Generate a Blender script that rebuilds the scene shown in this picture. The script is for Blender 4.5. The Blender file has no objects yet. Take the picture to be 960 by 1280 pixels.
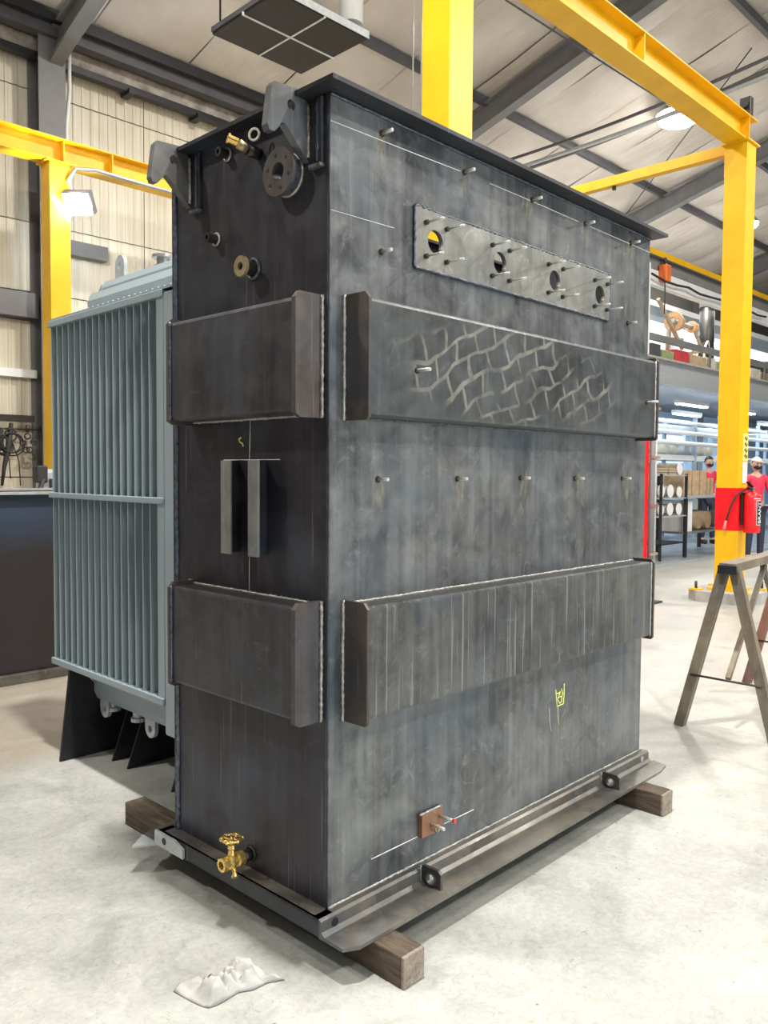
import bpy, bmesh, math, random
import numpy as np
from mathutils import Vector, Matrix, Euler
from mathutils.noise import noise as pnoise
random.seed(7)
PI = math.pi
C = bpy.context.scene.collection
SC = bpy.context.scene

# ------------------------------------------------------------------ camera, world, exposure
def setup_camera():
    yaw, pitch, roll, fpx = 0.78158316, -0.04726106, 0.00679234, 1033.775
    f = Vector((math.cos(yaw)*math.cos(pitch), math.sin(yaw)*math.cos(pitch), math.sin(pitch)))
    r0 = Vector((math.sin(yaw), -math.cos(yaw), 0)); u0 = r0.cross(f)
    r = r0*math.cos(roll)+u0*math.sin(roll); u = -r0*math.sin(roll)+u0*math.cos(roll)
    cd = bpy.data.cameras.new('camera'); cam = bpy.data.objects.new('camera', cd); C.objects.link(cam)
    m = Matrix((r, u, -f)).transposed().to_4x4(); m.translation = (0, 0, 1.6)
    cam.matrix_world = m
    cd.sensor_fit = 'VERTICAL'; cd.sensor_height = 36; cd.lens = fpx/1280*36
    cd.clip_start = .05; cd.clip_end = 200
    SC.camera = cam
setup_camera()
w = bpy.data.worlds.new('world'); SC.world = w; w.use_nodes = True
w.node_tree.nodes['Background'].inputs[0].default_value = (.75, .87, 1, 1)
w.node_tree.nodes['Background'].inputs[1].default_value = 1.0
SC.view_settings.view_transform = 'Standard'; SC.view_settings.look = 'None'
SC.view_settings.gamma = 1; SC.view_settings.use_curve_mapping = False
SC.view_settings.exposure = 0.33
LAMP = 300        # watts of one high-bay lamp
SIDE_FILL = 750         # watts of the added fill light at the unseen, assumed opening

def area(name, loc, size, power, col, rot=(0, 0, 0), shape='DISK', size_y=None, parent=None):
    l = bpy.data.lights.new(name, 'AREA'); l.shape = shape; l.size = size
    if size_y: l.size_y = size_y
    l.energy = power; l.color = col
    o = bpy.data.objects.new(name, l); C.objects.link(o); o.location = loc; o.rotation_euler = rot
    if parent: o.parent = parent
    return o
# added fill for the tank's long side, at an assumed opening out of view
area('added_side_fill', (3.5, -12.2, 2.6), 7, SIDE_FILL, (.86, .94, 1), (PI/2, 0, 0), 'RECTANGLE', 4.6)

# ------------------------------------------------------------------ mesh helpers
class MB:
    def __init__(s): s.bm = bmesh.new()
    def quad(s, vs):
        v = [s.bm.verts.new(p) for p in vs]; return s.bm.faces.new(v)
    def box(s, a, b, bev=0, mat=None):
        x0, y0, z0 = a; x1, y1, z1 = b
        co = [(x0, y0, z0), (x1, y0, z0), (x1, y1, z0), (x0, y1, z0), (x0, y0, z1), (x1, y0, z1), (x1, y1, z1), (x0, y1, z1)]
        vs = [s.bm.verts.new(mat @ Vector(c) if mat else c) for c in co]
        fs = [s.bm.faces.new([vs[i] for i in q]) for q in ((0, 3, 2, 1), (4, 5, 6, 7), (0, 1, 5, 4), (1, 2, 6, 5), (2, 3, 7, 6), (3, 0, 4, 7))]
        if bev:
            es = list({e for f in fs for e in f.edges})
            bmesh.ops.bevel(s.bm, geom=es, offset=bev, segments=2, profile=.5, affect='EDGES')
        return s
    def frame(s, d):
        d = Vector(d).normalized(); a = Vector((0, 0, 1)) if abs(d.z) < .9 else Vector((1, 0, 0))
        x = d.cross(a).normalized(); y = d.cross(x).normalized(); return x, y
    def tube(s, pts, rad, seg=8, caps=True):
        pts = [Vector(p) for p in pts]; n = len(pts); rs = rad if isinstance(rad, (list, tuple)) else [rad]*n
        rings = []; X = None
        for i, p in enumerate(pts):
            d = (pts[min(i+1, n-1)]-pts[max(i-1, 0)])
            if X is None: X, Y = s.frame(d)
            else:
                d = d.normalized(); X = (X-d*X.dot(d)).normalized(); Y = d.cross(X)
            rings.append([s.bm.verts.new(p+(X*math.cos(2*PI*k/seg)+Y*math.sin(2*PI*k/seg))*rs[i]) for k in range(seg)])
        for a, b in zip(rings, rings[1:]):
            for k in range(seg):
                f = s.bm.faces.new((a[k], a[(k+1) % seg], b[(k+1) % seg], b[k])); f.smooth = True
        if caps:
            s.bm.faces.new(rings[0][::-1]); s.bm.faces.new(rings[-1])
        return s
    def cyl(s, a, b, r, seg=16, r2=None):
        a = Vector(a); b = Vector(b); X, Y = s.frame(b-a); r2 = r if r2 is None else r2
        A = [s.bm.verts.new(a+(X*math.cos(2*PI*k/seg)+Y*math.sin(2*PI*k/seg))*r) for k in range(seg)]
        B = [s.bm.verts.new(b+(X*math.cos(2*PI*k/seg)+Y*math.sin(2*PI*k/seg))*r2) for k in range(seg)]
        for k in range(seg):
            f = s.bm.faces.new((A[k], A[(k+1) % seg], B[(k+1) % seg], B[k])); f.smooth = True
        s.bm.faces.new(A[::-1]); s.bm.faces.new(B); return s
    def lathe(s, a, d, prof, seg=24, close=False):
        """prof: list of (distance along d, radius)"""
        a = Vector(a); d = Vector(d).normalized(); X, Y = s.frame(d); rings = []
        for t, r in prof:
            rings.append([s.bm.verts.new(a+d*t+(X*math.cos(2*PI*k/seg)+Y*math.sin(2*PI*k/seg))*max(r, 1e-4)) for k in range(seg)])
        pr = list(zip(rings, rings[1:])) + ([(rings[-1], rings[0])] if close else [])
        for p, q in pr:
            for k in range(seg): s.bm.faces.new((p[k], p[(k+1) % seg], q[(k+1) % seg], q[k]))
        if not close:
            if prof[0][1] > 1e-3: s.bm.faces.new(rings[0][::-1])
            if prof[-1][1] > 1e-3: s.bm.faces.new(rings[-1])
        return s
    def torus(s, c, d, R, r, seg=28, sub=8, a0=0, a1=2*PI):
        c = Vector(c); X, Y = s.frame(d); full = abs(a1-a0-2*PI) < 1e-3
        n = seg if full else seg+1
        pts = [c+(X*math.cos(a0+(a1-a0)*k/seg)+Y*math.sin(a0+(a1-a0)*k/seg))*R for k in range(n)]
        if full: pts.append(pts[0])
        return s.tube(pts, r, sub, caps=not full)
    def sphere(s, c, r, seg=16, scale=(1, 1, 1)):
        m = Matrix.Translation(c) @ Matrix.Diagonal((*scale, 1))
        bmesh.ops.create_uvsphere(s.bm, u_segments=seg, v_segments=seg//2, radius=r, matrix=m)
        return s
    def prism(s, poly, d, holes=(), inv=None):
        """poly: list of 3D points in one plane, holes: list of lists, extruded by vector d"""
        bm = bmesh.new(); es = []
        for loop in [poly]+list(holes):
            vs = [bm.verts.new(p) for p in loop]
            for i in range(len(vs)): es.append(bm.edges.new((vs[i], vs[(i+1) % len(vs)])))
        if holes: bmesh.ops.triangle_fill(bm, use_beauty=True, use_dissolve=False, edges=es)
        else: bm.faces.new(bm.verts)
        r = bmesh.ops.extrude_face_region(bm, geom=list(bm.faces))
        bmesh.ops.translate(bm, vec=Vector(d), verts=[e for e in r['geom'] if isinstance(e, bmesh.types.BMVert)])
        bmesh.ops.recalc_face_normals(bm, faces=bm.faces)
        me = bpy.data.meshes.new('tmp'); bm.to_mesh(me); bm.free(); s.bm.from_mesh(me); bpy.data.meshes.remove(me)
        return s
    def weld(s, a, b, r, step=.012, seg=6):
        a = Vector(a); b = Vector(b); n = max(4, int((b-a).length/step)); pts = []; rs = []
        for i in range(n+1):
            t = i/n; pts.append(a.lerp(b, t)+Vector([random.uniform(-1, 1)*r*.12 for _ in range(3)]))
            rs.append(r*(1.1 if i % 2 else .82)*random.uniform(.88, 1.12))
        return s.tube(pts, rs, seg)
    def build(s, name, mat, parent=None, label=None, smooth=False, kind=None, loc=None):
        bmesh.ops.recalc_face_normals(s.bm, faces=s.bm.faces)
        me = bpy.data.meshes.new(name); s.bm.to_mesh(me); s.bm.free()
        if smooth:
            me.polygons.foreach_set('use_smooth', [True]*len(me.polygons))
        me.materials.append(mat)
        o = bpy.data.objects.new(name, me); C.objects.link(o)
        if parent: o.parent = parent
        if label: o['label'] = label
        if kind: o['kind'] = kind
        if loc: o.location = loc
        return o

def circ(c, r, ax, n=20, ph=0):
    out = []
    for k in range(n):
        a = 2*PI*k/n+ph; p = r*math.cos(a); q = r*math.sin(a)
        out.append({'x': (c[0], c[1]+p, c[2]+q), 'y': (c[0]+p, c[1], c[2]+q), 'z': (c[0]+p, c[1]+q, c[2])}[ax])
    return out
def thing(name, label, cat, loc=(0, 0, 0), rz=0, group=None):
    o = bpy.data.objects.new(name, None); C.objects.link(o); o.location = loc; o.rotation_euler = (0, 0, rz)
    o.empty_display_size = .1
    return tag(o, label, cat, group)
def tag(o, label, cat, group=None):
    o['label'] = label; o['category'] = cat
    if group: o['group'] = group
    return o
def struct(o, label=None):
    o['kind'] = 'structure'
    if label: o['label'] = label
    return o
def copy_part(o, parent, loc=None, rot=None, scale=None):
    c = o.copy(); C.objects.link(c); c.parent = parent
    if loc is not None: c.location = loc
    if rot is not None: c.rotation_euler = rot
    if scale is not None: c.scale = scale
    return c
def copy_tree(o, parent=None):
    c = o.copy(); C.objects.link(c); c.parent = parent
    for ch in list(o.children): copy_tree(ch, c)
    return c
def B(x0, y0, z0, x1, y1, z1, bev=0): return MB().box((x0, y0, z0), (x1, y1, z1), bev)

# ------------------------------------------------------------------ material helpers
class NT:
    def __init__(s, name):
        s.m = bpy.data.materials.new(name); s.m.use_nodes = True; s.t = s.m.node_tree
        s.b = s.t.nodes['Principled BSDF']; s._tc = None
    def n(s, typ, **k):
        nd = s.t.nodes.new(typ)
        for a, v in k.items(): setattr(nd, a, v)
        return nd
    def put(s, sock, v):
        if isinstance(v, bpy.types.NodeSocket): s.t.links.new(v, sock)
        elif v is not None: sock.default_value = v
    def co(s):
        if not s._tc: s._tc = s.n('ShaderNodeTexCoord').outputs['Object']
        return s._tc
    def mapv(s, scale=(1, 1, 1), rot=(0, 0, 0), vec=None, loc=(0, 0, 0)):
        m = s.n('ShaderNodeMapping'); s.put(m.inputs[0], vec or s.co()); m.inputs['Scale'].default_value = scale
        m.inputs['Rotation'].default_value = rot; m.inputs['Location'].default_value = loc; return m.outputs[0]
    def noise(s, scale=5, detail=4, rough=.55, vec=None, dist=0):
        x = s.n('ShaderNodeTexNoise'); s.put(x.inputs['Vector'], vec or s.co()); x.inputs['Scale'].default_value = scale
        x.inputs['Detail'].default_value = detail; x.inputs['Roughness'].default_value = rough; x.inputs['Distortion'].default_value = dist
        return x.outputs[0]
    def math(s, op, a, b=None, c=None, clamp=False):
        x = s.n('ShaderNodeMath', operation=op, use_clamp=clamp)
        for i, v in enumerate((a, b, c)): s.put(x.inputs[i], v)
        return x.outputs[0]
    def ramp(s, v, lo, hi, a=0., b=1.):
        x = s.n('ShaderNodeMapRange'); s.put(x.inputs[0], v)
        for i, q in zip((1, 2, 3, 4), (lo, hi, a, b)): x.inputs[i].default_value = q
        return x.outputs[0]
    def mix(s, f, a, b):
        x = s.n('ShaderNodeMix', data_type='RGBA'); s.put(x.inputs[0], f)
        s.put(x.inputs[6], (*a, 1) if isinstance(a, tuple) else a); s.put(x.inputs[7], (*b, 1) if isinstance(b, tuple) else b)
        return x.outputs[2]
    def xyz(s):
        x = s.n('ShaderNodeSeparateXYZ'); s.put(x.inputs[0], s.co()); return x.outputs
    def bump(s, h, strength=.3, dist=.01):
        x = s.n('ShaderNodeBump'); x.inputs['Strength'].default_value = strength; x.inputs['Distance'].default_value = dist
        s.put(x.inputs['Height'], h); s.put(s.b.inputs['Normal'], x.outputs[0])
    def fin(s, col, rough=.5, metal=0., spec=None):
        s.put(s.b.inputs['Base Color'], (*col, 1) if isinstance(col, tuple) else col)
        s.put(s.b.inputs['Roughness'], rough); s.put(s.b.inputs['Metallic'], metal)
        if spec is not None: s.b.inputs['Specular IOR Level'].default_value = spec
        return s.m

def simple(name, col, rough=.5, metal=0., var=.12, scale=6, bump=.05, spec=None):
    t = NT(name); nz = t.noise(scale, 5)
    a = tuple(max(0, c*(1-var)) for c in col); b = tuple(min(1, c*(1+var)) for c in col)
    if bump: t.bump(t.noise(scale*8, 3), bump, .004)
    return t.fin(t.mix(t.ramp(nz, .3, .7), a, b), t.ramp(nz, .2, .8, rough*.85, min(1, rough*1.15)), metal, spec)
def emit(name, col, st):
    t = NT(name); t.b.inputs['Emission Color'].default_value = (*col, 1); t.b.inputs['Emission Strength'].default_value = st
    return t.fin(col, .5)

def mill_steel(name, dark=(.030, .032, .038), light=(.085, .09, .095), rust=(.11, .075, .045), rustamt=.3, rough=.42, vert=True, scr=.35, studs=False, tread=False, metal=.35):
    t = NT(name)
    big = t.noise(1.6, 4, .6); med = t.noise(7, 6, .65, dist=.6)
    streak = t.noise(1, 5, .6, vec=t.mapv((22, 22, .9) if vert else (3, 3, 3)))
    fine = t.noise(90, 3, .6)
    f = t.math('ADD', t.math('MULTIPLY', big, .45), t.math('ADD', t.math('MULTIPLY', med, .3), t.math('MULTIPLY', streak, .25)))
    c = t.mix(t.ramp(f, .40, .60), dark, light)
    c = t.mix(t.ramp(t.noise(11, 7, .75, dist=1.5), .56, .68, 0, .35), c, tuple(min(1, q*1.7) for q in light)); c = t.mix(t.ramp(t.noise(5, 7, .75, dist=1.), .55, .7, 0, .6), c, dark)
    # bluish tempered patches
    c = t.mix(t.ramp(t.noise(2.3, 2, vec=t.mapv((1, 1, 1), loc=(3, 1, 7))), .52, .75, 0, .45), c, (.07, .10, .14))
    rm = t.math('MULTIPLY', t.ramp(t.noise(1, 6, .7, vec=t.mapv((14, 14, 1.3), loc=(9, 2, 4))), .52, .78, 0, rustamt), t.ramp(t.noise(2.2, 3), .4, .6))
    c = t.mix(rm, c, rust)
    # pale scratches
    sc = t.ramp(t.noise(1, 2, .5, vec=t.mapv((60, 60, 1.5), rot=(.02, .03, 0))), .70-.12*scr, .76-.1*scr, 0, scr)
    c = t.mix(sc, c, (.22, .22, .21))
    X = t.xyz()
    if studs:
        dx = t.math('SUBTRACT', t.math('MODULO', t.math('ADD', X[0], 10.544), .44), .22)   # rows of studs every 0.44 m
        dx = t.math('ABSOLUTE', dx)
        nz = t.noise(1, 4, .7, vec=t.mapv((40, 40, 9)))
        for z0 in (2.70, 1.55):
            dz = t.math('SUBTRACT', X[2], z0)
            e = t.math('ADD', t.math('POWER', t.math('DIVIDE', dx, .045), 2.), t.math('POWER', t.math('DIVIDE', dz, .085), 2.))
            k = t.math('SUBTRACT', t.math('ADD', 1., t.math('MULTIPLY', t.math('SUBTRACT', nz, .5), 5.5)), e)
            c = t.mix(t.ramp(k, .3, 1.5, 0, .8), c, (.27, .25, .19))
            k2 = t.math('SUBTRACT', t.math('ADD', .1, t.math('MULTIPLY', t.math('SUBTRACT', nz, .5), .8)), e)
            c = t.mix(t.ramp(k2, 0, .4, 0, .8), c, (.03, .026, .022))
    if tread:
        v = t.mapv((1, 1, 1), rot=(0, .38, 0))
        w_ = t.n('ShaderNodeVectorMath', operation='ADD'); t.put(w_.inputs[0], v)
        nn = t.n('ShaderNodeTexNoise'); nn.inputs['Scale'].default_value = 3.5; t.put(nn.inputs['Vector'], t.co())
        ms = t.n('ShaderNodeVectorMath', operation='SCALE'); t.put(ms.inputs[0], nn.outputs[1]); ms.inputs['Scale'].default_value = .15
        t.put(w_.inputs[1], ms.outputs[0])
        sw = t.n('ShaderNodeSeparateXYZ'); t.put(sw.inputs[0], w_.outputs[0]); cb = t.n('ShaderNodeCombineXYZ')
        t.put(cb.inputs[0], sw.outputs[0]); t.put(cb.inputs[1], sw.outputs[2])
        br = t.n('ShaderNodeTexBrick'); t.put(br.inputs['Vector'], cb.outputs[0]); br.inputs['Scale'].default_value = 1
        br.inputs['Brick Width'].default_value = .125; br.inputs['Row Height'].default_value = .078; br.inputs['Mortar Size'].default_value = .009
        br.inputs['Mortar Smooth'].default_value = .5
        d = t.math('ADD', t.math('POWER', t.math('DIVIDE', t.math('SUBTRACT', X[0], .95), .75), 2.), t.math('POWER', t.math('DIVIDE', t.math('SUBTRACT', X[2], 1.97), .19), 2.))
        mk = t.math('MULTIPLY', t.math('MULTIPLY', t.ramp(d, .7, 1.1, 1, 0), br.outputs['Fac']), t.ramp(t.noise(8, 4), .38, .6, 0, .8))
        c = t.mix(mk, c, (.30, .29, .25))
    h = t.math('ADD', t.math('MULTIPLY', med, .5), t.math('MULTIPLY', fine, .25))
    t.bump(h, .18, .004)
    return t.fin(c, t.ramp(med, .3, .7, rough-.08, rough+.12), metal)

M = {}
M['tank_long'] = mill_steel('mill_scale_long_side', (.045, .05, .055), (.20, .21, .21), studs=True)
M['tank_short'] = mill_steel('mill_scale_shaded_side', (.017, .016, .023), (.046, .045, .058), rustamt=.15)  # same steel as the long side, darkened to carry this side's shade
M['stiff_up'] = mill_steel('mill_scale_tread_marks', (.045, .05, .052), (.11, .12, .12), tread=True)
M['stiff_lo'] = mill_steel('mill_scale_scratched', (.038, .042, .046), (.15, .155, .15), rough=.4, scr=.9)
M['stiff_short'] = mill_steel('mill_scale_shaded_band', (.028, .027, .033), (.085, .083, .09), rustamt=.15)  # band steel darkened: the short side's shade sits in the colour
M['cap'] = mill_steel('rust_brown_steel', (.05, .042, .04), (.12, .10, .09), (.16, .09, .06), .5)
M['flange'] = mill_steel('flange_steel', (.015, .016, .022), (.04, .042, .05), rustamt=.1, vert=False)
M['port_plate'] = mill_steel('bare_ground_plate', (.22, .22, .20), (.42, .42, .38), (.25, .2, .14), .4, .35, metal=.5)
M['angle'] = mill_steel('base_angle_steel', (.05, .05, .048), (.21, .195, .165), (.19, .13, .07), .9, vert=False)
M['lug'] = mill_steel('lug_steel', (.07, .072, .075), (.19, .19, .185), rustamt=.2, vert=False)
M['weld'] = simple('weld_bead_metal', (.42, .41, .39), .32, .7, .35, 60, .3)
M['weld_dark'] = simple('dark_weld_bead', (.10, .12, .16), .3, .6, .5, 50, .3)
M['stud'] = simple('bright_stud_steel', (.62, .61, .58), .35, .35, .2, 60)
M['stud_dark'] = simple('dark_threaded_steel', (.06, .055, .05), .4, .7, .3, 60)
M['brass'] = simple('yellow_brass', (.78, .55, .18), .27, .85, .15, 40)
M['bronze'] = simple('dull_brass', (.45, .36, .22), .4, .7, .3, 40)
M['copper'] = mill_steel('rusty_orange_plate', (.22, .10, .05), (.38, .19, .09), (.12, .07, .05), .5)
M['chalk'] = simple('white_chalk', (.75, .76, .72), .9, 0, .2, 80, 0)
M['ychalk'] = simple('yellow_chalk', (.80, .85, .25), .9, 0, .2, 80, 0)
M['galv'] = simple('pale_primer_steel', (.42, .45, .47), .45, .2, .15, 20)
M['bar'] = mill_steel('bare_bar_steel', (.15, .155, .155), (.27, .27, .26), rustamt=.1)
M['red_end'] = simple('red_paint_tip', (.7, .04, .06), .4)

def wood(name, a, b):
    t = NT(name); g = t.noise(3, 6, .6, vec=t.mapv((14, 1.2, 14)), dist=1.2); k = t.noise(5, 4)
    c = t.mix(t.ramp(g, .3, .7), a, b); c = t.mix(t.ramp(k, .55, .75, 0, .7), c, tuple(x*.35 for x in a))
    t.bump(g, .5, .01); return t.fin(c, .85)
M['timber'] = wood('grimy_old_timber', (.035, .024, .016), (.15, .115, .08))
M['timber_end'] = wood('paler_timber_end', (.16, .13, .10), (.34, .29, .23))

def yellow():
    t = NT('yellow_gantry_paint'); n1 = t.noise(2.2, 6, .7); n2 = t.noise(30, 4)
    c = t.mix(t.ramp(n1, .35, .7), (.72, .39, .003), (.84, .50, .006))
    c = t.mix(t.ramp(t.noise(1, 5, .7, vec=t.mapv((9, 9, 1.2))), .62, .8, 0, .6), c, (.42, .22, .03))
    t.bump(n2, .08, .003); return t.fin(c, .42)
M['yellow'] = yellow()
M['red'] = simple('red_paint', (.80, .006, .012), .4, 0, .08, 8)
M['gray'] = simple('grey_primer_beam', (.17, .17, .175), .6, 0, .15, 3)
M['darkgray'] = simple('dark_purlin_primer', (.09, .09, .10), .6, 0, .2, 4)
M['black'] = simple('black_paint', (.012, .012, .016), .5, 0, .3, 10)
M['white'] = simple('white_paint', (.75, .76, .76), .5, 0, .05, 6)
M['rubber'] = simple('black_rubber', (.02, .02, .022), .6)
M['chrome'] = simple('plain_steel', (.5, .5, .5), .3, .8)

def floor_mat():
    t = NT('pale_worn_concrete')
    big = t.noise(.55, 5, .6); med = t.noise(3.2, 7, .68, dist=.8); fine = t.noise(45, 5, .7)
    f2 = t.noise(16, 8, .8, dist=1.5)
    f = t.math('ADD', t.math('MULTIPLY', big, .25), t.math('ADD', t.math('MULTIPLY', med, .35), t.math('ADD', t.math('MULTIPLY', fine, .15), t.math('MULTIPLY', f2, .25))))
    c = t.mix(t.ramp(f, .41, .58), (.26, .27, .25), (.44, .45, .425))
    c = t.mix(t.ramp(t.noise(28, 6, .8, dist=2.), .36, .42, .5, 0), c, (.17, .17, .155))
    X = t.xyz()
    # beige, dirtier slab further into the shop (beyond the radiator tank)
    edge = t.math('ADD', t.math('ADD', X[1], t.math('MULTIPLY', X[0], -.18)), t.math('MULTIPLY', t.math('SUBTRACT', med, .5), .5))
    c = t.mix(t.ramp(edge, 4.05, 4.35, 0, .6), c, (.29, .23, .165))
    warm = t.ramp(X[0], 3.6, 7.5, 0, .35)
    c = t.mix(t.math('MULTIPLY', warm, t.ramp(med, .4, .6)), c, (.36, .31, .25))
    # fine crazing and dark specks
    v = t.n('ShaderNodeTexVoronoi', feature='DISTANCE_TO_EDGE'); v.inputs['Scale'].default_value = 2.2
    vv = t.n('ShaderNodeVectorMath', operation='ADD'); nn = t.n('ShaderNodeTexNoise'); nn.inputs['Scale'].default_value = 4; nn.inputs['Detail'].default_value = 6
    t.put(nn.inputs['Vector'], t.co()); t.put(vv.inputs[0], t.co()); t.put(vv.inputs[1], nn.outputs[1]); t.put(v.inputs['Vector'], vv.outputs[0])
    crack = t.math('MULTIPLY', t.ramp(v.outputs['Distance'], .0, .012, 1, 0), t.ramp(t.noise(1.3, 3), .5, .65, 0, .35))
    c = t.mix(crack, c, (.2, .19, .17))
    sp = t.n('ShaderNodeTexVoronoi'); sp.inputs['Scale'].default_value = 9; t.put(sp.inputs['Vector'], t.co())
    c = t.mix(t.ramp(t.math('ADD', sp.outputs['Distance'], t.math('MULTIPLY', fine, .12)), .09, .115, .75, 0), c, (.1, .09, .08))
    stain = t.ramp(t.noise(1.1, 6, .75, vec=t.mapv((1, 1, 1), loc=(4, 8, 0))), .58, .72, 0, .35)
    c = t.mix(stain, c, (.17, .17, .16))
    t.bump(t.math('ADD', med, t.math('MULTIPLY', fine, .6)), .12, .01)
    return t.fin(c, t.ramp(med, .3, .7, .35, .6))
M['floor'] = floor_mat()
M['floor_cool_cast'] = simple('smooth_cool_cast_concrete', (.34, .37, .39), .3, 0, .12, 1.5)  # blue cast of the cool strip lights mixed into the concrete colour
def liner():
    t = NT('cream_liner_panel'); n1 = t.noise(1, 5, .6, vec=t.mapv((16, 16, .5))); n2 = t.noise(1.2, 4)
    c = t.mix(t.ramp(n1, .35, .65), (.54, .49, .38), (.66, .62, .51)); c = t.mix(t.ramp(n2, .5, .8, 0, .5), c, (.42, .36, .26))
    return t.fin(c, .5)
M['liner'] = liner()
def blanket():
    t = NT('white_insulation_facing'); X = t.xyz()
    wr = t.noise(1, 6, .65, vec=t.mapv((5, .8, 1)), dist=1.5); n2 = t.noise(.8, 4)
    c = t.mix(t.ramp(n2, .35, .7), (.52, .475, .42), (.66, .62, .57))
    t.bump(wr, .55, .05); return t.fin(c, .45)
M['blanket'] = blanket()
M['concrete'] = simple('grey_concrete', (.36, .35, .33), .8, 0, .2, 8, .2)
M['corrugated'] = simple('grey_cladding', (.20, .19, .18), .6, 0, .1, 3)
M['radiator'] = simple('blue_grey_radiator_paint', (.27, .335, .375), .35, 0, .06, 3, .02)
M['radiator_light'] = M['radiator']
def tank2():
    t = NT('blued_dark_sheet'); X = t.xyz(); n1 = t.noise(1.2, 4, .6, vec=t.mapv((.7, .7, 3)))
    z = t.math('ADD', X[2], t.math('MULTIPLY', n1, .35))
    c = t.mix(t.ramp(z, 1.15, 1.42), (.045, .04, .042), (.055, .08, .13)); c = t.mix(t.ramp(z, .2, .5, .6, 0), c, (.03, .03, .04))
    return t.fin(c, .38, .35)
M['tank2'] = tank2()

# ------------------------------------------------------------------ lamps
M['lamp_disc'] = emit('lamp_glow', (1, .96, .9), 30)
M['flood_glow'] = emit('flood_glow', (.82, .92, 1), 38)
M['tube_glow'] = emit('tube_glow', (.80, .91, 1), 9)
def high_bay(x, y, z, label, watts=LAMP, group='high-bay lamps out of the frame', drop=.8):
    t = thing('high_bay_lamp', label, 'lamp', (x, y, z), 0, group)
    MB().lathe((0, 0, 0), (0, 0, 1), [(0, .24), (.02, .25), (.12, .17), (.2, .09), (.2, .07), (.12, .15), (.02, .23)], 24, close=True).build('reflector', M['chrome'], t, smooth=True)
    MB().lathe((0, 0, .18), (0, 0, 1), [(0, .09), (.16, .09), (.2, .05)], 16).build('ballast_housing', M['gray'], t)
    MB().cyl((0, 0, .35), (0, 0, drop), .008, 6).build('hanging_rod', M['gray'], t)
    MB().lathe((0, 0, -.16), (0, 0, 1), [(0, .05), (.03, .15), (.08, .21), (.17, .225)], 24).build('lens', M['lamp_disc'], t, smooth=True)
    area('lamp_light', (0, 0, -.2), .45, watts, (1, .95, .88), parent=t)
    return t
high_bay(16.5, 7.95, 8.95, 'glowing white high-bay lamp under the roof beside the right yellow beam', LAMP*1.6, None, .22).scale = (1.9, 1.9, 1.3)
hid = 'round high-bay lamp hanging under the roof outside the picture'
for (x, y, z, k) in ((1.72, 1.98, 8.6, 2.5), (-1.0, -4.5, 8.6, .8), (4.5, -5.5, 8.6, 1.8), (10.5, -1.5, 8.6, 1.3), (-3.5, 6.5, 8.6, 1.3), (7.6, 7.8, 8.9, 1.2), (13.5, -.5, 9.2, 1.3), (20, -3, 8.6, 1.2), (23, 9.0, 8.4, .8)):
    high_bay(x, y, z, hid, LAMP*k)

# ------------------------------------------------------------------ the building
ZE = 8.0; PI_ = .285; YW = 12.6
def rz_(y): return ZE+PI_*(YW-y)          # underside of the roof blankets
struct(B(-8, -13, -.2, 40, 12.8, 0).build('floor', M['floor']))
struct(B(13.0, 6.62, 0, 34, 12.5, .05).build('floor_1', M['floor_cool_cast']), 'raised sealed concrete slab under the mezzanine')
lw = struct(B(-8, 12.62, 0, 40, 12.8, 8.2).build('wall_left', M['corrugated']))
# ribbed liner panels on the wall, one mesh each
def liner_panel(x0, x1, z0, z1):
    mb = MB(); n = max(2, round((x1-x0)/.145)); w_ = (x1-x0-.012)/n; xs = []
    for i in range(n):
        a = x0+.006+i*w_
        xs += [(a, 0), (a+w_*.62, 0), (a+w_*.70, -.012), (a+w_*.92, -.012)]
    xs.append((x1-.006, 0)); y = 12.6
    for (a, da), (b, db) in zip(xs, xs[1:]): mb.quad([(a, y+da, z0+.008), (b, y+db, z0+.008), (b, y+db, z1-.008), (a, y+da, z1-.008)])
    return mb.build('wall_panel', M['liner'], lw)
cols = [-1.7, -.25, 1.22, 2.68, 4.13, 5.58, 7.03, 8.48, 9.93, 11.4, 12.9]
rows = [0, 1.5, 3.05, 3.84, 4.27, 5.3, 7.24, 8.15]
for i in range(len(cols)-1):
    for j in range(len(rows)-1):
        if j == 3 and i < 5: continue
        liner_panel(cols[i], cols[i+1], rows[j], rows[j+1])
B(-1.7, 12.42, 3.86, 5.19, 12.6, 4.22).build('wall_girt', M['gray'], lw)
B(5.62, 12.42, 4.9, 6.3, 12.6, 5.12).build('wall_girt', M['gray'], lw)
B(-1.7, 12.5, 2.98, 5.19, 12.6, 3.1).build('wall_rail', M['white'], lw)
struct(B(-8, -13.2, 0, -.2, -13, 8.2).build('wall_right', M['corrugated']))
struct(B(7.2, -13.2, 0, 40, -13, 8.2).build('wall_right.001', M['corrugated']))
struct(B(-.2, -13.2, 5.0, 7.2, -13, 8.2).build('wall_right.002', M['corrugated']))
def gable(x, name):
    return struct(MB().prism([(x, -13.2, 0), (x, 12.8, 0), (x, 12.8, 8.3), (x, -.0, 11.9), (x, -13.2, 8.3)], (.2, 0, 0)).build(name, M['corrugated']))
gable(-8.2, 'wall_back'); gable(40, 'wall_front')
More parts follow.
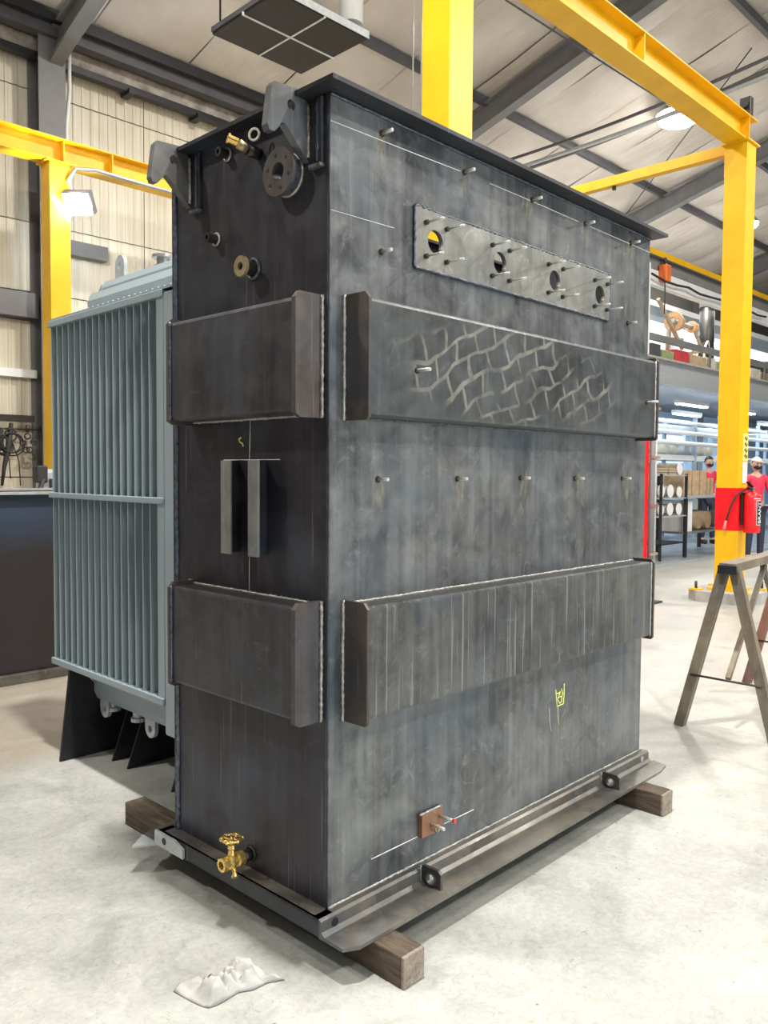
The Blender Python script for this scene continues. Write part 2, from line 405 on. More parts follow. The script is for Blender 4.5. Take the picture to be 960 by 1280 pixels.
# roof: the slope in view is made of single blankets between purlins, the rest is plain sheeting
ce = MB()
ce.quad([(-8.2, 12.8, rz_(12.8)+.09), (40, 12.8, rz_(12.8)+.09), (40, 0, rz_(0)+.09), (-8.2, 0, rz_(0)+.09)])
ce.quad([(-8.2, 0, rz_(0)+.09), (40, 0, rz_(0)+.09), (40, -13.2, rz_(13.2)+.09), (-8.2, -13.2, rz_(13.2)+.09)])
ceil = struct(ce.build('ceiling', M['blanket']))
py = [12.45, 12.0, 10.03, 8.05, 6.07, 4.1, 2.1, .1]
sx = [2.6+1.64*i for i in range(19)]
for j in range(len(py)-1):
    y0, y1 = py[j+1], py[j]
    for i in range(len(sx)-1):
        x0, x1 = sx[i], sx[i+1]; mb = MB(); nx, ny = 6, 8; g = []
        sag = random.uniform(.03, .075)
        for a in range(nx+1):
            row = []
            for b in range(ny+1):
                u, v = a/nx, b/ny; x = x0+.01+(x1-x0-.02)*u; y = y0+(y1-y0)*v
                e = min(u, 1-u)*2; h = sag*math.sin(PI*v)*(.45+.55*min(1, e*2)) + .022*pnoise((x*3, y*1.3, i*3.1)) - (.02 if 0 < a < nx else 0)
                row.append(mb.bm.verts.new((x, y, rz_(y)-h+.02+(.045 if a in (0, nx) else 0))))
            g.append(row)
        for a in range(nx):
            for b in range(ny):
                mb.bm.faces.new((g[a][b], g[a+1][b], g[a+1][b+1], g[a][b+1]))
        mb.build('insulation_panel', M['blanket'], ceil, smooth=True)
for j, y in enumerate(py[1:]):
    z = rz_(y); B(-8, y-.045, z-.13, 40, y+.045, z+.03).build('purlin', M['darkgray'] if j else M['black'], ceil)
def bx_dir(mb, p, q, w_, h, up=(0, 0, 1)):
    """a bar of width w_ and height h hanging below the line p-q"""
    p = Vector(p); q = Vector(q); d = (q-p).normalized(); s_ = d.cross(Vector(up)).normalized()*w_/2; n = s_.cross(d).normalized()
    if n.z < 0: n = -n
    a = [p-s_, p+s_, p+s_-n*h, p-s_-n*h]; b = [x+(q-p) for x in a]
    A = [mb.bm.verts.new(x) for x in a]; Bv = [mb.bm.verts.new(x) for x in b]
    mb.bm.faces.new(A); mb.bm.faces.new(Bv[::-1])
    for k in range(4): mb.bm.faces.new((A[k], Bv[k], Bv[(k+1) % 4], A[(k+1) % 4]))
    return mb
for i, x in enumerate((-2.0, 5.4, 12.8, 20.1, 27.5, 34.9)):
    lab = {1: 'grey tapered roof rafter meeting the wall column at the left edge', 2: 'grey roof rafter rising behind the middle yellow column', 3: 'grey roof rafter behind the right yellow column'}.get(i, 'grey roof rafter outside the picture')
    r = thing('roof_rafter', lab, 'roof beam', (x, 0, 0), 0, 'rafters outside the picture' if i in (0, 4, 5) else None)
    mb = MB(); zt = lambda y: rz_(y)-.10
    dp = .40
    bx_dir(mb, (0, 12.5, zt(12.5)), (0, .1, zt(.1)), .012, dp); mb.build('web', M['gray'], r)
    bx_dir(MB(), (0, 12.5, zt(12.5)), (0, .1, zt(.1)), .22, .018).build('top_flange', M['gray'], r)
    bx_dir(MB(), (0, 12.5, zt(12.5)-dp), (0, .1, zt(.1)-dp), .22, .018).build('bottom_flange', M['gray'], r)
    MB().prism([(-.1, 12.45, zt(12.45)-dp), (-.1, 11.3, zt(11.3)-dp), (-.1, 12.2, 7.55), (-.1, 12.45, 7.45)], (.2, 0, 0)).build('haunch', M['gray'], r)
    c = thing('wall_column', 'grey steel building column against the cream left wall' if i == 1 else 'grey building column outside the picture', 'column', (x-(.06 if i == 1 else 0), 12.4, 0), 0, None if i == 1 else 'wall columns outside the picture')
    for nm, a in (('web', (-.008, -.18, 0, .008, .18, 8)), ('flange', (-.2, -.2, 0, .2, -.18, 8)), ('flange', (-.2, .18, 0, .2, .2, 8))):
        if i == 1 or i < 1: B(*a).build(nm, M['gray'], c)
        else: B(a[0], a[1], 0, a[3], a[4], 8).build(nm, M['gray'], c)
# eave tray and conduits along the left wall
t = thing('cable_tray', 'rusty white channel tray running along the top of the left wall', 'cable tray', (3, 12.3, 7.6))
B(0, .1, .12, 11, .24, .34).build('channel', simple('rusty_white_channel', (.33, .29, .25), .6, 0, .5, 5), t)
B(0, .02, .0, 11, .16, .1).build('lower_rail', M['black'], t)
for k in range(8): B(1.1+k*1.25, -.04, -.04, 1.22+k*1.25, .24, .03).build('bracket', M['black'], t)
bx_dir(MB(), (2.6, 12.2, 8.12), (13.5, 12.2, 8.12), .2, .22).build('eave_strut', M['darkgray'], ceil)
o = tag(MB().tube([(5.66, 12.33, 7.9), (5.66, 12.33, 7.3), (5.6, 12.33, 6.7), (5.64, 12.33, 5.4)], .03, 8).build('wall_conduit', M['white']), 'white vertical conduit beside the grey wall column', 'conduit')
o = tag(MB().tube([(5.55, 12.3, 7.9), (5.5, 12.3, 6.8), (5.52, 12.3, 6.1), (5.6, 12.3, 5.6)], .014, 6).build('wall_cable', M['rubber']), 'thin black cable hanging beside the white conduit', 'cable')
o = tag(MB().tube([(5.1, 11.0, 5.3), (5.02, 11, 5.5), (5.12, 11, 5.68), (5.4, 11, 5.73), (6.0, 11, 5.72), (8, 11, 5.71), (10.4, 11, 5.7)], .028, 8).build('lamp_conduit', M['chrome']), 'bright steel conduit bending from the flood lamp along the left beam', 'conduit')
# cables and pipes strung under the roof on the right
for k, (a, b, r, lab, m) in enumerate((((13.98, 10.99, 8.0), (13.2, 4.2, 8.02), .03, 'black hanging pipe crossing the roof, topmost of the bundle', 'darkgray'), ((14.6, 11.2, 7.95), (13.5, 4.3, 8.0), .035, 'grey conduit crossing the roof below the black pipe', 'gray'),
                                      ((14.2, 11.8, 7.9), (13.6, 4.4, 7.92), .04, 'pale grey conduit, lowest of the bundle crossing the roof', 'galv'))):
    pts = [Vector(a).lerp(Vector(b), i/10)-Vector((0, 0, .12*math.sin(PI*i/10))) for i in range(11)]
    tag(MB().tube(pts, r, 8).build('roof_conduit', M[m]), lab, 'conduit')
tag(MB().tube([(20.0, 11.1, 8.3), (16.1, 6.35, 9.6)], .014, 6).build('brace_rod', M['darkgray']), 'thin dark diagonal brace rod in front of the far rafter', 'rod')
tag(MB().tube([(10.266, 7.7, 8.673), (18.453, 7.7, 8.864)], .014, 6).build('brace_rod', M['darkgray']), 'thin straight dark rod passing behind the big yellow beam', 'rod')
for k, (x, y) in enumerate(((6.0, 5.6), (6.12, 5.6))):
    tag(MB().cyl((x, y, 4.4), (x, y, rz_(y)-.1), .008, 6).build('hanging_wire', M['chrome']), ('left' if k == 0 else 'right')+' of two thin wires hanging left of the middle yellow column', 'wire')

# ------------------------------------------------------------------ yellow crane gantry
def col(x, y, zt, label, base=False):
    c = thing('gantry_column', label, 'column', (x, y, 0))
    B(-.14, -.14, .16, .14, .14, zt, .004).build('column_shaft', M['yellow'], c)
    B(-.2, -.2, .13, .2, .2, .16).build('base_plate', M['yellow'], c)
    MB().prism([(-.42, -.25, 0), (-.25, -.42, 0), (.25, -.42, 0), (.42, -.25, 0), (.42, .25, 0), (.25, .42, 0), (-.25, .42, 0), (-.42, .25, 0)], (0, 0, .13)).build('footing', M['concrete'], c)
    for a in (-1, 1):
        for b in (-1, 1):
            f = B(a*.3-.07, b*.3-.07, .13, a*.3+.07, b*.3+.07, .15).build('anchor_plate', M['yellow'], c)
            MB().cyl((a*.3, b*.3, .15), (a*.3, b*.3, .24), .018, 8).build('anchor_bolt', M['stud_dark'], f)
    B(-.19, -.17, zt, .19, .17, zt+.02).build('cap_plate', M['yellow'], c)
    return c
cR = col(10.64, 4.30, 5.72, 'yellow square gantry column with red band at right, fire extinguisher on it')
B(-.146, -.146, .90, .146, .146, 1.44, .003).build('red_band', M['red'], cR, 'red painted band')
B(-.03, -.148, 1.78, .12, -.141, 2.13).build('sticker', simple('yellow_sticker', (.85, .68, .2), .5), cR, 'pale yellow vertical sticker with dark print')
B(-.03, -.150, 1.50, .10, -.143, 1.77).build('sticker', M['white'], cR, 'white paper label')
mb = MB()
for k in range(4):
    z = 2.06-k*.075
    mb.tube([(.0, -.151, z), (.03, -.151, z+.03), (.05, -.151, z-.02), (.09, -.151, z+.015)], .006, 5)
mb.build('print_mark', M['black'], cR)
cM = col(5.0, 4.30, 5.72, 'yellow square gantry column rising behind the steel tank')
cL = col(4.93, 11.2, 5.72, 'yellow gantry column at left with a glowing flood lamp')
cL2 = col(10.64, 11.2, 5.72, 'yellow gantry column hidden behind the steel tank')
def ibeam(x0, x1, y, z0, z1, label, stiff=(), w_=.26):
    b = thing('crane_runway_beam', label, 'beam', (x0, y, z0)); L = x1-x0; h = z1-z0
    B(0, -.006, .015, L, .006, h-.015).build('web', M['yellow'], b)
    B(0, -w_/2, 0, L, w_/2, .016).build('bottom_flange', M['yellow'], b)
    B(0, -w_/2, h-.016, L, w_/2, h).build('top_flange', M['yellow'], b)
    for s_ in stiff:
        B(s_-x0-.008, -w_/2+.01, .016, s_-x0+.008, w_/2-.01, h-.016).build('stiffener', M['yellow'], b)
    return b
ibeam(-4, 10.84, 4.30, 5.74, 6.06, 'big yellow crane beam crossing the top right corner', (2.2, 5.0, 7.9, 10.6))
ibeam(-4, 10.84, 11.2, 5.74, 6.06, 'yellow crane beam along the left wall above the flood lamp', (2.1, 5.0, 5.7, 8.3, 10.6))
b = thing('tie_beam', 'thin yellow cross beam from the right column back over the tank', 'beam', (10.64, 4.45, 5.64))
B(-.06, 0, 0, .06, 6.62, .13, .004).build('beam_body', M['yellow'], b)
for k in (1.6, 4.2): MB().cyl((0, k, -.05), (0, k, 0), .03, 8).build('clip', M['stud_dark'], b)
MB().prism([(-.075, -.14, .16), (-.075, .02, .16), (-.075, .02, -.28), (-.075, .0, -.30)], (.02, 0, 0)).build('hanger_tab', M['yellow'], b)
t = thing('end_stop', 'dark steel end stop on top of the right end of the crane beam', 'end stop', (10.78, 4.30, 6.06))
B(-.04, -.07, 0, .06, .07, .3, .01).build('stop_plate', M['stud_dark'], t); MB().cyl((-.08, 0, .2), (-.04, 0, .2), .045, 12).build('bumper', M['rubber'], t)
# flood lamp on the left column
t = thing('flood_lamp', 'glaring blue-white flood lamp on the yellow column at left', 'lamp', (5.12, 10.9, 5.2))
Mx = Matrix.Rotation(math.radians(-48), 4, 'Z') @ Matrix.Rotation(math.radians(38), 4, 'X')
MB().box((-.19, -.06, -.15), (.19, .08, .15), .01, Mx).build('housing', M['gray'], t)
MB().box((-.17, -.075, -.13), (.17, -.062, .13), 0, Mx).build('lens', M['flood_glow'], t)
B(-.05, 0, -.02, .05, .158, .02).build('arm', M['gray'], t)
l = area('flood_light', tuple(Mx @ Vector((0, -.1, 0))), .34, 260, (.8, .9, 1), parent=t); l.rotation_euler = (Mx @ Matrix.Rotation(-PI/2, 4, 'X').inverted()).to_euler()

# suspended black-tiled heater
t = thing('ceiling_heater', 'suspended black four-tile ceiling panel unit above the tank', 'ceiling unit', (5.4, 6.74, 6.0))
B(-.585, -.535, .02, .585, .535, .07).build('casing', M['darkgray'], t)
B(-.585, -.545, .0, .585, -.535, .075).build('bright_edge', M['galv'], t, 'bright metal edge strip')
for a in (0, 1):
    for b_ in (0, 1):
        B(-.575+a*.585, -.525+b_*.535, -.005, -.01+a*.585, -.01+b_*.535, .02).build('black_tile', M['black'], t)
B(-.01, -.535, -.012, .01, .535, .02).build('divider', M['white'], t); B(-.585, -.01, -.013, .585, .01, .02).build('divider', M['white'], t)
MB().cyl((.45, -.42, .13), (.45, -.42, 3.0), .12, 20).build('duct', M['white'], t)
for a in (-1, 1): MB().cyl((a*.5, .5, .13), (a*.5, .5, 3.3), .01, 6).build('hanger_rod', M['black'], t)

# ------------------------------------------------------------------ the steel tank
X0, Y0, PHI = 1.754, 1.993, math.radians(1.183)
L_, W_, ZB, ZT = 2.195, .888, .166, 2.79
ZR = .105
tank = thing('steel_tank', 'tall unpainted black steel tank with welded bands, studs and top flange', 'tank', (X0, Y0, ZR), PHI)
OFF = (0, 0, -ZR)
def T(mb, name, mat, label=None, parent=None, smooth=False, kind=None):
    p = parent or tank
    o = mb.build(name, M[mat], p, label, smooth, kind)
    if p is tank: o.location = OFF
    return o
th = .008
HZ = 2.428
HX = (.508, .901, 1.30, 1.686)
# front (long) wall with four round ports
holes = [circ((x, 0, HZ), .042, 'y', 28) for x in HX]
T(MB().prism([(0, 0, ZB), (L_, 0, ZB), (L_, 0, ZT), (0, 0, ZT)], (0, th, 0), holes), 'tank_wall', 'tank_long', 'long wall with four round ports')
# short wall with two ports
holes = [circ((0, .195, 2.58), .03, 'x', 24), circ((0, .385, 2.317), .016, 'x', 18)]
T(MB().prism([(0, th, ZB), (0, W_, ZB), (0, W_, ZT), (0, th, ZT)], (th, 0, 0), holes), 'tank_wall', 'tank_short', 'shaded short wall with pipe nozzles')
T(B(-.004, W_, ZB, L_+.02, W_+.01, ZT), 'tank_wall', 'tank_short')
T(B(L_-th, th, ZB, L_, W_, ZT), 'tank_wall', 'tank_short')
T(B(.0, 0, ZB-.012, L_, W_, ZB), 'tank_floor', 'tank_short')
T(MB().prism([(-.06, -.08, ZT), (L_+.035, -.08, ZT), (L_+.035, W_+.06, ZT), (-.06, W_+.06, ZT)], (0, 0, .014),
    [[(.02, .02, ZT), (L_-.02, .02, ZT), (L_-.02, W_-.03, ZT), (.02, W_-.03, ZT)]]), 'top_flange', 'flange', 'black outward flange round the open top')
T(MB().weld((.0, -.004, ZT-.004), (L_, -.004, ZT-.004), .005), 'weld_bead', 'weld_dark')
# corner welds
T(MB().weld((-.002, W_-.014, ZB), (-.002, W_-.014, ZT), .009, .016), 'weld_bead', 'weld_dark')
T(MB().weld((.0, .0, ZB), (.0, .0, ZT), .004, .03), 'corner_bead', 'tank_short')
# ported plate
pl = T(MB().prism([(.400, -.010, 2.322), (1.780, -.010, 2.322), (1.780, -.010, 2.535), (.400, -.010, 2.535)], (0, .0095, 0), [circ((x, -.01, HZ), .042, 'y', 28) for x in HX]), 'port_plate', 'port_plate', 'bright ground plate with four round ports')
mb = MB()
for a, b in (((.4, 2.322), (1.78, 2.322)), ((.4, 2.535), (1.78, 2.535)), ((.4, 2.322), (.4, 2.535)), ((1.78, 2.322), (1.78, 2.535))):
    mb.weld((a[0], -.006, a[1]), (b[0], -.006, b[1]), .006, .014)
mb.build('weld_bead', M['weld_dark'], pl)
ps0 = None
for x in HX:
    for dx in (-.056, .058):
        for dz in (-.061, .057):
            if ps0 is None:
                ps0 = MB().cyl((0, .0, 0), (0, -.012, 0), .009, 10).build('port_stud', M['stud_dark'], tank)
                s2 = MB().cyl((0, -.012, 0), (0, -.085, 0), .0042, 8).build('thread', M['stud'], ps0); o = ps0
            else:
                o = copy_part(ps0, tank); copy_part(s2, o)
            o.location = (x+dx, -.01, HZ+dz-ZR)
# weld studs on the long wall
def stud(x, y, z, l=.05):
    a = MB().cyl((0, 0, 0), (0, -.006, 0), .011, 10).build('weld_stud', M['stud_dark'], tank); a.location = (x, y, z-ZR)
    MB().cyl((0, -.006, 0), (0, -l, 0), .0062, 10).build('thread', M['stud'], a)
for x, z in ((.236, 2.732), (.68, 2.722), (1.13, 2.728), (1.556, 2.724), (1.988, 2.726), (.236, 2.342), (1.973, 2.338), (.227, 1.578), (.657, 1.58), (1.075, 1.583), (1.505, 1.581), (1.948, 1.581)): stud(x, 0, z)
stud(.31, -.1, 1.945, .06); stud(1.99, -.1, 1.95, .06)
# box stiffeners on the long wall
def stiff_long(z0, z1, mat, lab):
    s_ = T(MB().prism([(.078, .0, z0), (.078, -.085, z0), (.078, -.097, z0+.006), (.078, -.1, z0+.014), (.078, -.1, z1-.014), (.078, -.097, z1-.006), (.078, -.088, z1), (.078, 0, z1)], (2.0, 0, 0)), 'stiffener_band', mat, lab)
    for x0 in (.068, 2.085):
        e = .014
        c = MB().prism([(x0, 0, z0-e), (x0, -.102, z0-e), (x0, -.112, z0-e+.01), (x0, -.112, z1+e-.02), (x0, -.095, z1+e), (x0, 0, z1+e)], (.012, 0, 0)).build('end_cap', M['cap'], s_)
        mb = MB(); xo = x0-.004 if x0 < 1 else x0+.016
        mb.weld((xo, -.004, z0-e), (xo, -.004, z1+e), .007, .012).build('weld_bead', M['weld'], s_)
    mb = MB(); mb.weld((.08, -.004, z1+.002), (2.08, -.004, z1+.002), .006, .014); mb.build('weld_bead', M['weld'], s_)
    mb = MB(); mb.weld((.08, -.004, z0-.002), (2.08, -.004, z0-.002), .005, .02); mb.build('weld_bead', M['weld_dark'], s_)
    for zz in (z0+.004, ):
        mb = MB(); mb.weld((2.082, -.1, z0), (2.082, -.1, z1), .005, .02); mb.build('weld_bead', M['weld'], s_)
    return s_
stiff_long(1.782, 2.158, 'stiff_up', 'upper horizontal box band with tyre-like marks')
stiff_long(.795, 1.168, 'stiff_lo', 'lower horizontal box band with pale vertical scratches')
def stiff_short(z0, z1, lab):
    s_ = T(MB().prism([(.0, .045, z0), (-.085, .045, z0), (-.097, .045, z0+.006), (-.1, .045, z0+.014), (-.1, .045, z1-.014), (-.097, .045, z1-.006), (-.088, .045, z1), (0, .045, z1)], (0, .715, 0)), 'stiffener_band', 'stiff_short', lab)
    e = .014
    for y0 in (.03, .757):
        MB().prism([(0, y0, z0-e), (-.09, y0, z0-e), (-.112, y0, z0-e+.012), (-.112, y0, z1+e-.02), (-.095, y0, z1+e), (0, y0, z1+e)], (0,   .02 if y0 < .1 else .014, 0)).build('end_cap', M['cap'], s_)
        yo = y0-.004 if y0 < .1 else y0+.022
        MB().weld((-.004, yo, z0-e), (-.004, yo, z1+e), .0075, .012).build('weld_bead', M['weld'], s_)
        if y0 > .1: MB().weld((-.104, y0, z0), (-.104, y0, z1), .006, .014).build('weld_bead', M['weld_dark'], s_)
    MB().weld((-.004, .05, z1+.002), (-.004, .757, z1+.002), .006, .014).build('weld_bead', M['weld'], s_)
    MB().weld((-.004, .05, z0-.002), (-.004, .757, z0-.002), .006, .014).build('weld_bead', M['weld'], s_)
stiff_short(1.788, 2.152, 'upper box band on the shaded short wall')
stiff_short(.80, 1.170, 'lower box band on the shaded short wall, lit along its top')
# matching bands on the two hidden sides
for z0, z1 in ((1.785, 2.155), (.797, 1.169)):
    T(B(.078, W_+.01, z0, 2.08, W_+.11, z1, .012), 'stiffener_band', 'stiff_short')
    T(B(L_, .05, z0, L_+.1, .78, z1, .012), 'stiffener_band', 'stiff_short')
# lifting lugs
def lug(v0, nm):
    v1 = v0+.03; poly = [(-.0, 2.785), (-.03, 2.792), (-.030, 2.815), (-.141, 2.808), (-.150, 2.795), (-.168, 2.672), (-.160, 2.655), (-.141, 2.655), (-.125, 2.672), (-.112, 2.692), (-.098, 2.692), (-.085, 2.68), (-.0, 2.598)]
    l = T(MB().prism([(u, v0, z) for u, z in poly], (0, .03, 0), [circ((-.073, v0, 2.756), .0165, 'y', 20)]), 'lifting_lug', 'lug', nm)
    for a in (v0-.002, v1+.002): MB().weld((-.004, a, 2.61), (-.004, a, 2.78), .007, .014).build('weld_bead', M['weld'], l)
    MB().box((-.012, v0-.075, 2.575), (.0, v0-.055, 2.785), .002).build('lug_pad', M['flange'], l)
    MB().weld((-.008, v0-.052, 2.585), (-.008, v0-.052, 2.78), .007, .014).build('weld_bead', M['weld_dark'], l)
    MB().box((-.022, v0-.078, 2.565), (.0, v0-.02, 2.577), .003).build('lug_pad', M['lug'], l)
lug(.098, 'hooked lifting lug by the near corner'); lug(.775, 'hooked lifting lug by the far corner')
# round flange nozzle
n_ = T(MB().lathe((-.052, .192, 2.578), (1, 0, 0), [(0, .030), (0, .078), (.014, .078), (.014, .030)], 36, close=True), 'pipe_flange', 'cap', 'rust brown round flange with bolt holes')
mb = MB()
for k in range(6):
    a = 2*PI*k/6+.3; mb.cyl((-.0535, .192+.055*math.cos(a), 2.578+.055*math.sin(a)), (-.052, .192+.055*math.cos(a), 2.578+.055*math.sin(a)), .0065, 10)
mb.build('bolt_hole', M['black'], n_)
MB().lathe((-.038, .192, 2.578), (1, 0, 0), [(0, .030), (0, .062), (.038, .062), (.038, .030)], 32, close=True).build('neck', M['weld_dark'], n_)
MB().torus((-.003, .192, 2.578), (1, 0, 0), .066, .006, 30, 6).build('weld_bead', M['weld'], n_)
n_ = T(MB().lathe((-.06, .385, 2.305), (1, 0, 0), [(0, .014), (0, .036), (.012, .036), (.012, .014)], 28, close=True), 'pipe_nozzle', 'bronze', 'small pale brass-faced nozzle')
MB().lathe((-.048, .385, 2.305), (1, 0, 0), [(0, .014), (0, .024), (.048, .024), (.048, .014)], 20, close=True).build('neck', M['stud_dark'], n_)
MB().torus((-.004, .385, 2.305), (1, 0, 0), .033, .007, 24, 6).build('weld_bead', M['weld_dark'], n_)
for (v, z, lab) in ((.605, 2.447, 'short black nozzle with a bright weld ring'), (.535, 2.733, 'upper small black nozzle under the flange')):
    n_ = T(MB().lathe((-.045, v, z), (1, 0, 0), [(0, .009), (0, .017), (.045, .017), (.045, .009)], 20, close=True), 'pipe_nozzle', 'stud_dark', lab)
    MB().torus((-.004, v, z), (1, 0, 0), .021, .005, 20, 6).build('weld_bead', M['weld'], n_)
n_ = T(MB().cyl((0, .355, 2.69), (-.055, .355, 2.69), .020, 16), 'pipe_nozzle', 'stud_dark', 'black nozzle holding brass fittings')
MB().cyl((-.055, .355, 2.69), (-.085, .358, 2.702), .017, 6).build('brass_nut', M['bronze'], n_)
MB().lathe((-.080, .37, 2.71), (-.85, .35, .25), [(0, .010), (0, .014), (.03, .014), (.03, .018), (.036, .018), (.036, .010)], 16, close=True).build('brass_pipe', M['brass'], n_)
MB().torus((-.045, .325, 2.735), (1, .4, 0), .019, .0045, 24, 6).build('ring', M['stud'], n_)
# two flat bars with a bead between
for v in (.268, .425):
    gb = T(B(-.075, v, 1.312, -.066, v+.055, 1.640, .001), 'guide_bar', 'bar', 'bare grey upright flat bar')
    B(-.066, v+.046, 1.312, 0, v+.054, 1.640).build('standoff_web', M['flange'], gb)
T(MB().weld((-.003, .395, 1.31), (-.003, .395, 1.64), .011, .03, 8), 'weld_bead', 'weld_dark')
# chalk marks
def line(pts, ax, r=.0016, mat='chalk', name='chalk_line', lab=None):
    P = [((p[0], -.0006, p[1]) if ax == 'v' else (-.0006, p[0], p[1])) for p in pts]
    return T(MB().tube(P, r, 4), name, mat, lab)
line([(.003, 2.704), (.45, 2.714), (.656, 2.720)], 'v'); line([(.84, 2.722), (1.1, 2.723), (1.5, 2.722)], 'v', .0012); line([(1.6, 2.722), (2.19, 2.722)], 'v', .0012)
line([(.005, 2.429), (.15, 2.432), (.30, 2.435)], 'v', .0012)
line([(.207, .266), (.45, .268)], 'v', .0022); line([(.60, .269), (.786, .27)], 'v', .0022)
line([(.413, 1.18), (.412, 1.32)], 'u', .0016); line([(.411, 1.64), (.406, 1.78)], 'u'); line([(.242, 1.643), (.565, 1.643)], 'u', .0014)
mk = 'yellow chalk symbol in a small box'
for pts in ([(1.376, .641), (1.381, .606), (1.389, .561), (1.441, .563), (1.446, .602), (1.447, .655)], [(1.381, .622), (1.402, .618), (1.414, .627), (1.406, .61), (1.392, .595), (1.406, .601), (1.427, .599), (1.426, .579), (1.412, .57), (1.403, .581), (1.392, .595)],
            [(1.424, .636), (1.433, .614), (1.427, .599)]):
    line(pts, 'v', .0034, 'ychalk', 'chalk_mark', mk)
line([(1.397, .557), (1.401, .507), (1.408, .475)], 'v', .0018, 'ychalk', 'chalk_mark'); line([(1.327, .567), (1.331, .513), (1.344, .46)], 'v', .0014, 'chalk', 'chalk_mark')
line([(.459, 1.723), (.473, 1.717), (.467, 1.707), (.45, 1.70), (.448, 1.691)], 'u', .003, 'ychalk', 'chalk_mark', 'tiny yellow chalk squiggle')
# drain pad
d = T(B(.450, -.022, .265, .568, 0, .350, .002), 'ground_pad', 'copper', 'orange rusty pad with two bright pins')
MB().weld((.446, -.012, .352), (.570, -.012, .352), .006, .014).build('weld_bead', M['weld'], d)
MB().cyl((.500, -.022, .305), (.500, -.085, .305), .0065, 10).build('pin', M['stud'], d)
p2 = MB().cyl((.550, -.022, .322), (.550, -.085, .322), .0065, 10).build('pin', M['stud'], d)
MB().cyl((.550, -.085, .322), (.550, -.096, .322), .0075, 10).build('pin_tip', M['red_end'], d, 'red tip')
MB().torus((.515, -.04, .29), (0, 1, 0), .012, .004, 14, 6).build('washer', M['bronze'], d)
# base angles
def base_angle(sgn, nm):
    o = -.028 if sgn < 0 else W_+.038
    y = lambda d: o+sgn*d
    xa, xb = -.06, L_+.03
    a = T(MB().prism([(xa, y(-.028), ZB+.003), (xa, y(0), ZB+.003), (xa, y(.010), ZB-.004), (xa, y(.012), .128), (xa, y(.026), .118), (xa, y(.03), .117), (xa, y(.03), ZR), (xa, y(-.0), ZR), (xa, y(-.002), ZB-.010), (xa, y(-.028), ZB-.010)], (xb-xa, 0, 0)), 'base_angle', 'angle', nm)
    xs = [(xa-.0, .030), (xa+.0, .11), (xa+.05, .138), (1.0, .135), (xb-.1, .125), (xb-.0, .105), (xb+.02, .03)]
    MB().prism([(x, y(d), ZR) for x, d in xs], (0, 0, .012)).build('foot_plate', M['angle'], a)
    if sgn < 0:
        MB().weld((0, -.004, ZB+.006), (L_, -.004, ZB+.006), .006, .02).build('weld_bead', M['weld'], a)
        for x in (.43, 1.74):
            g = MB().prism([(x, -.036, .112), (x, -.036, .178), (x, -.045, .184), (x, -.115, .184), (x, -.128, .172), (x, -.128, .100), (x, -.12, .095)], (.012, 0, 0), [circ((x, -.082, .145), .02, 'x', 18)]).build('gusset_eye', M['cap'], a)
            MB().lathe((x-.004, -.082, .145), (1, 0, 0), [(0, .019), (0, .024), (.02, .024), (.02, .019)], 18, close=True).build('eye_bush', M['lug'], g)
            MB().weld((x-.003, -.036, .115), (x-.003, -.036, .18), .005, .012).build('weld_bead', M['weld'], a)
        for x in (.0, L_-.045):
            MB().cyl((x, -.0415, .142), (x, -.036, .142), .014, 16).build('drill_hole', M['galv'] if x > 1 else M['black'], a)
    return a
base_angle(-1, 'dirty base angle with an outward foot'); base_angle(1, 'base angle on the far side with an outward foot')
s_ = T(MB().prism([(-.06, -.028, .110), (-.06, -.028, .169), (-.06, .93, .169), (-.06, .93, .110)], (.008, 0, 0)), 'end_channel', 'flange', 'low channel along the short wall')
B(-.06, -.028, .160, .0, .93, .169).build('ledge', M['angle'], s_)
g = MB().prism([(-.072, .74, .112), (-.072, .74, .150), (-.072, .80, .168), (-.072, .94, .168), (-.072, .94, .112)], (.010, 0, 0)).build('end_gusset', M['galv'], s_, 'pale grey gusset with a small hole')
MB().cyl((-.0735, .87, .142), (-.072, .87, .142), .014, 14).build('drill_hole', M['black'], g)
MB().prism([(-.15, .98, .104), (-.06, .93, .104), (-.06, 1.05, .104)], (0, 0, .008)).build('toe', M['galv'], s_)
# brass drain valve
v = thing('drain_valve', 'brass gate drain valve with hand wheel low on the shaded short wall', 'valve', (X0, Y0, 0), PHI)
cv = (-.075, .405, .222)
def V(mb, nm, mat='brass', lab=None, smooth=False, par=None): return mb.build(nm, M[mat], par or v, lab, smooth)
V(MB().cyl((0, .405, .222), (-.045, .405, .222), .021, 18).torus((-.003, .405, .222), (1, 0, 0), .026, .005, 20, 6), 'nipple', 'stud_dark')
V(MB().lathe((-.04, .405, .222), (-1, 0, 0), [(0, .016), (0, .027), (.022, .027), (.026, .019), (.06, .017), (.064, .025), (.09, .025), (.09, .015)], 8, close=True), 'valve_body')
V(MB().lathe((-.085, .405, .195), (0, 0, 1), [(0, .012), (.01, .019), (.05, .019), (.052, .014), (.07, .011), (.075, .015), (.088, .013)], 14), 'bonnet')
hw = MB().torus((-.085, .405, .305), (0, 0, 1), .034, .0055, 30, 8)
for k in range(6):
    a = 2*PI*k/6; hw.tube([(-.085, .405, .302), (-.085+.034*math.cos(a), .405+.034*math.sin(a), .305)], .003, 6)
    hw.sphere((-.085+.036*math.cos(a+.5), .405+.036*math.sin(a+.5), .305), .008, 8)
V(hw, 'hand_wheel'); V(MB().cyl((-.085, .405, .26), (-.085, .405, .312), .005, 8), 'stem')
V(MB().lathe((-.075, .405, .2), (-.3, -.6, -.75), [(0, .008), (.03, .008), (.03, .013), (.038, .013)], 10), 'drain_cock')
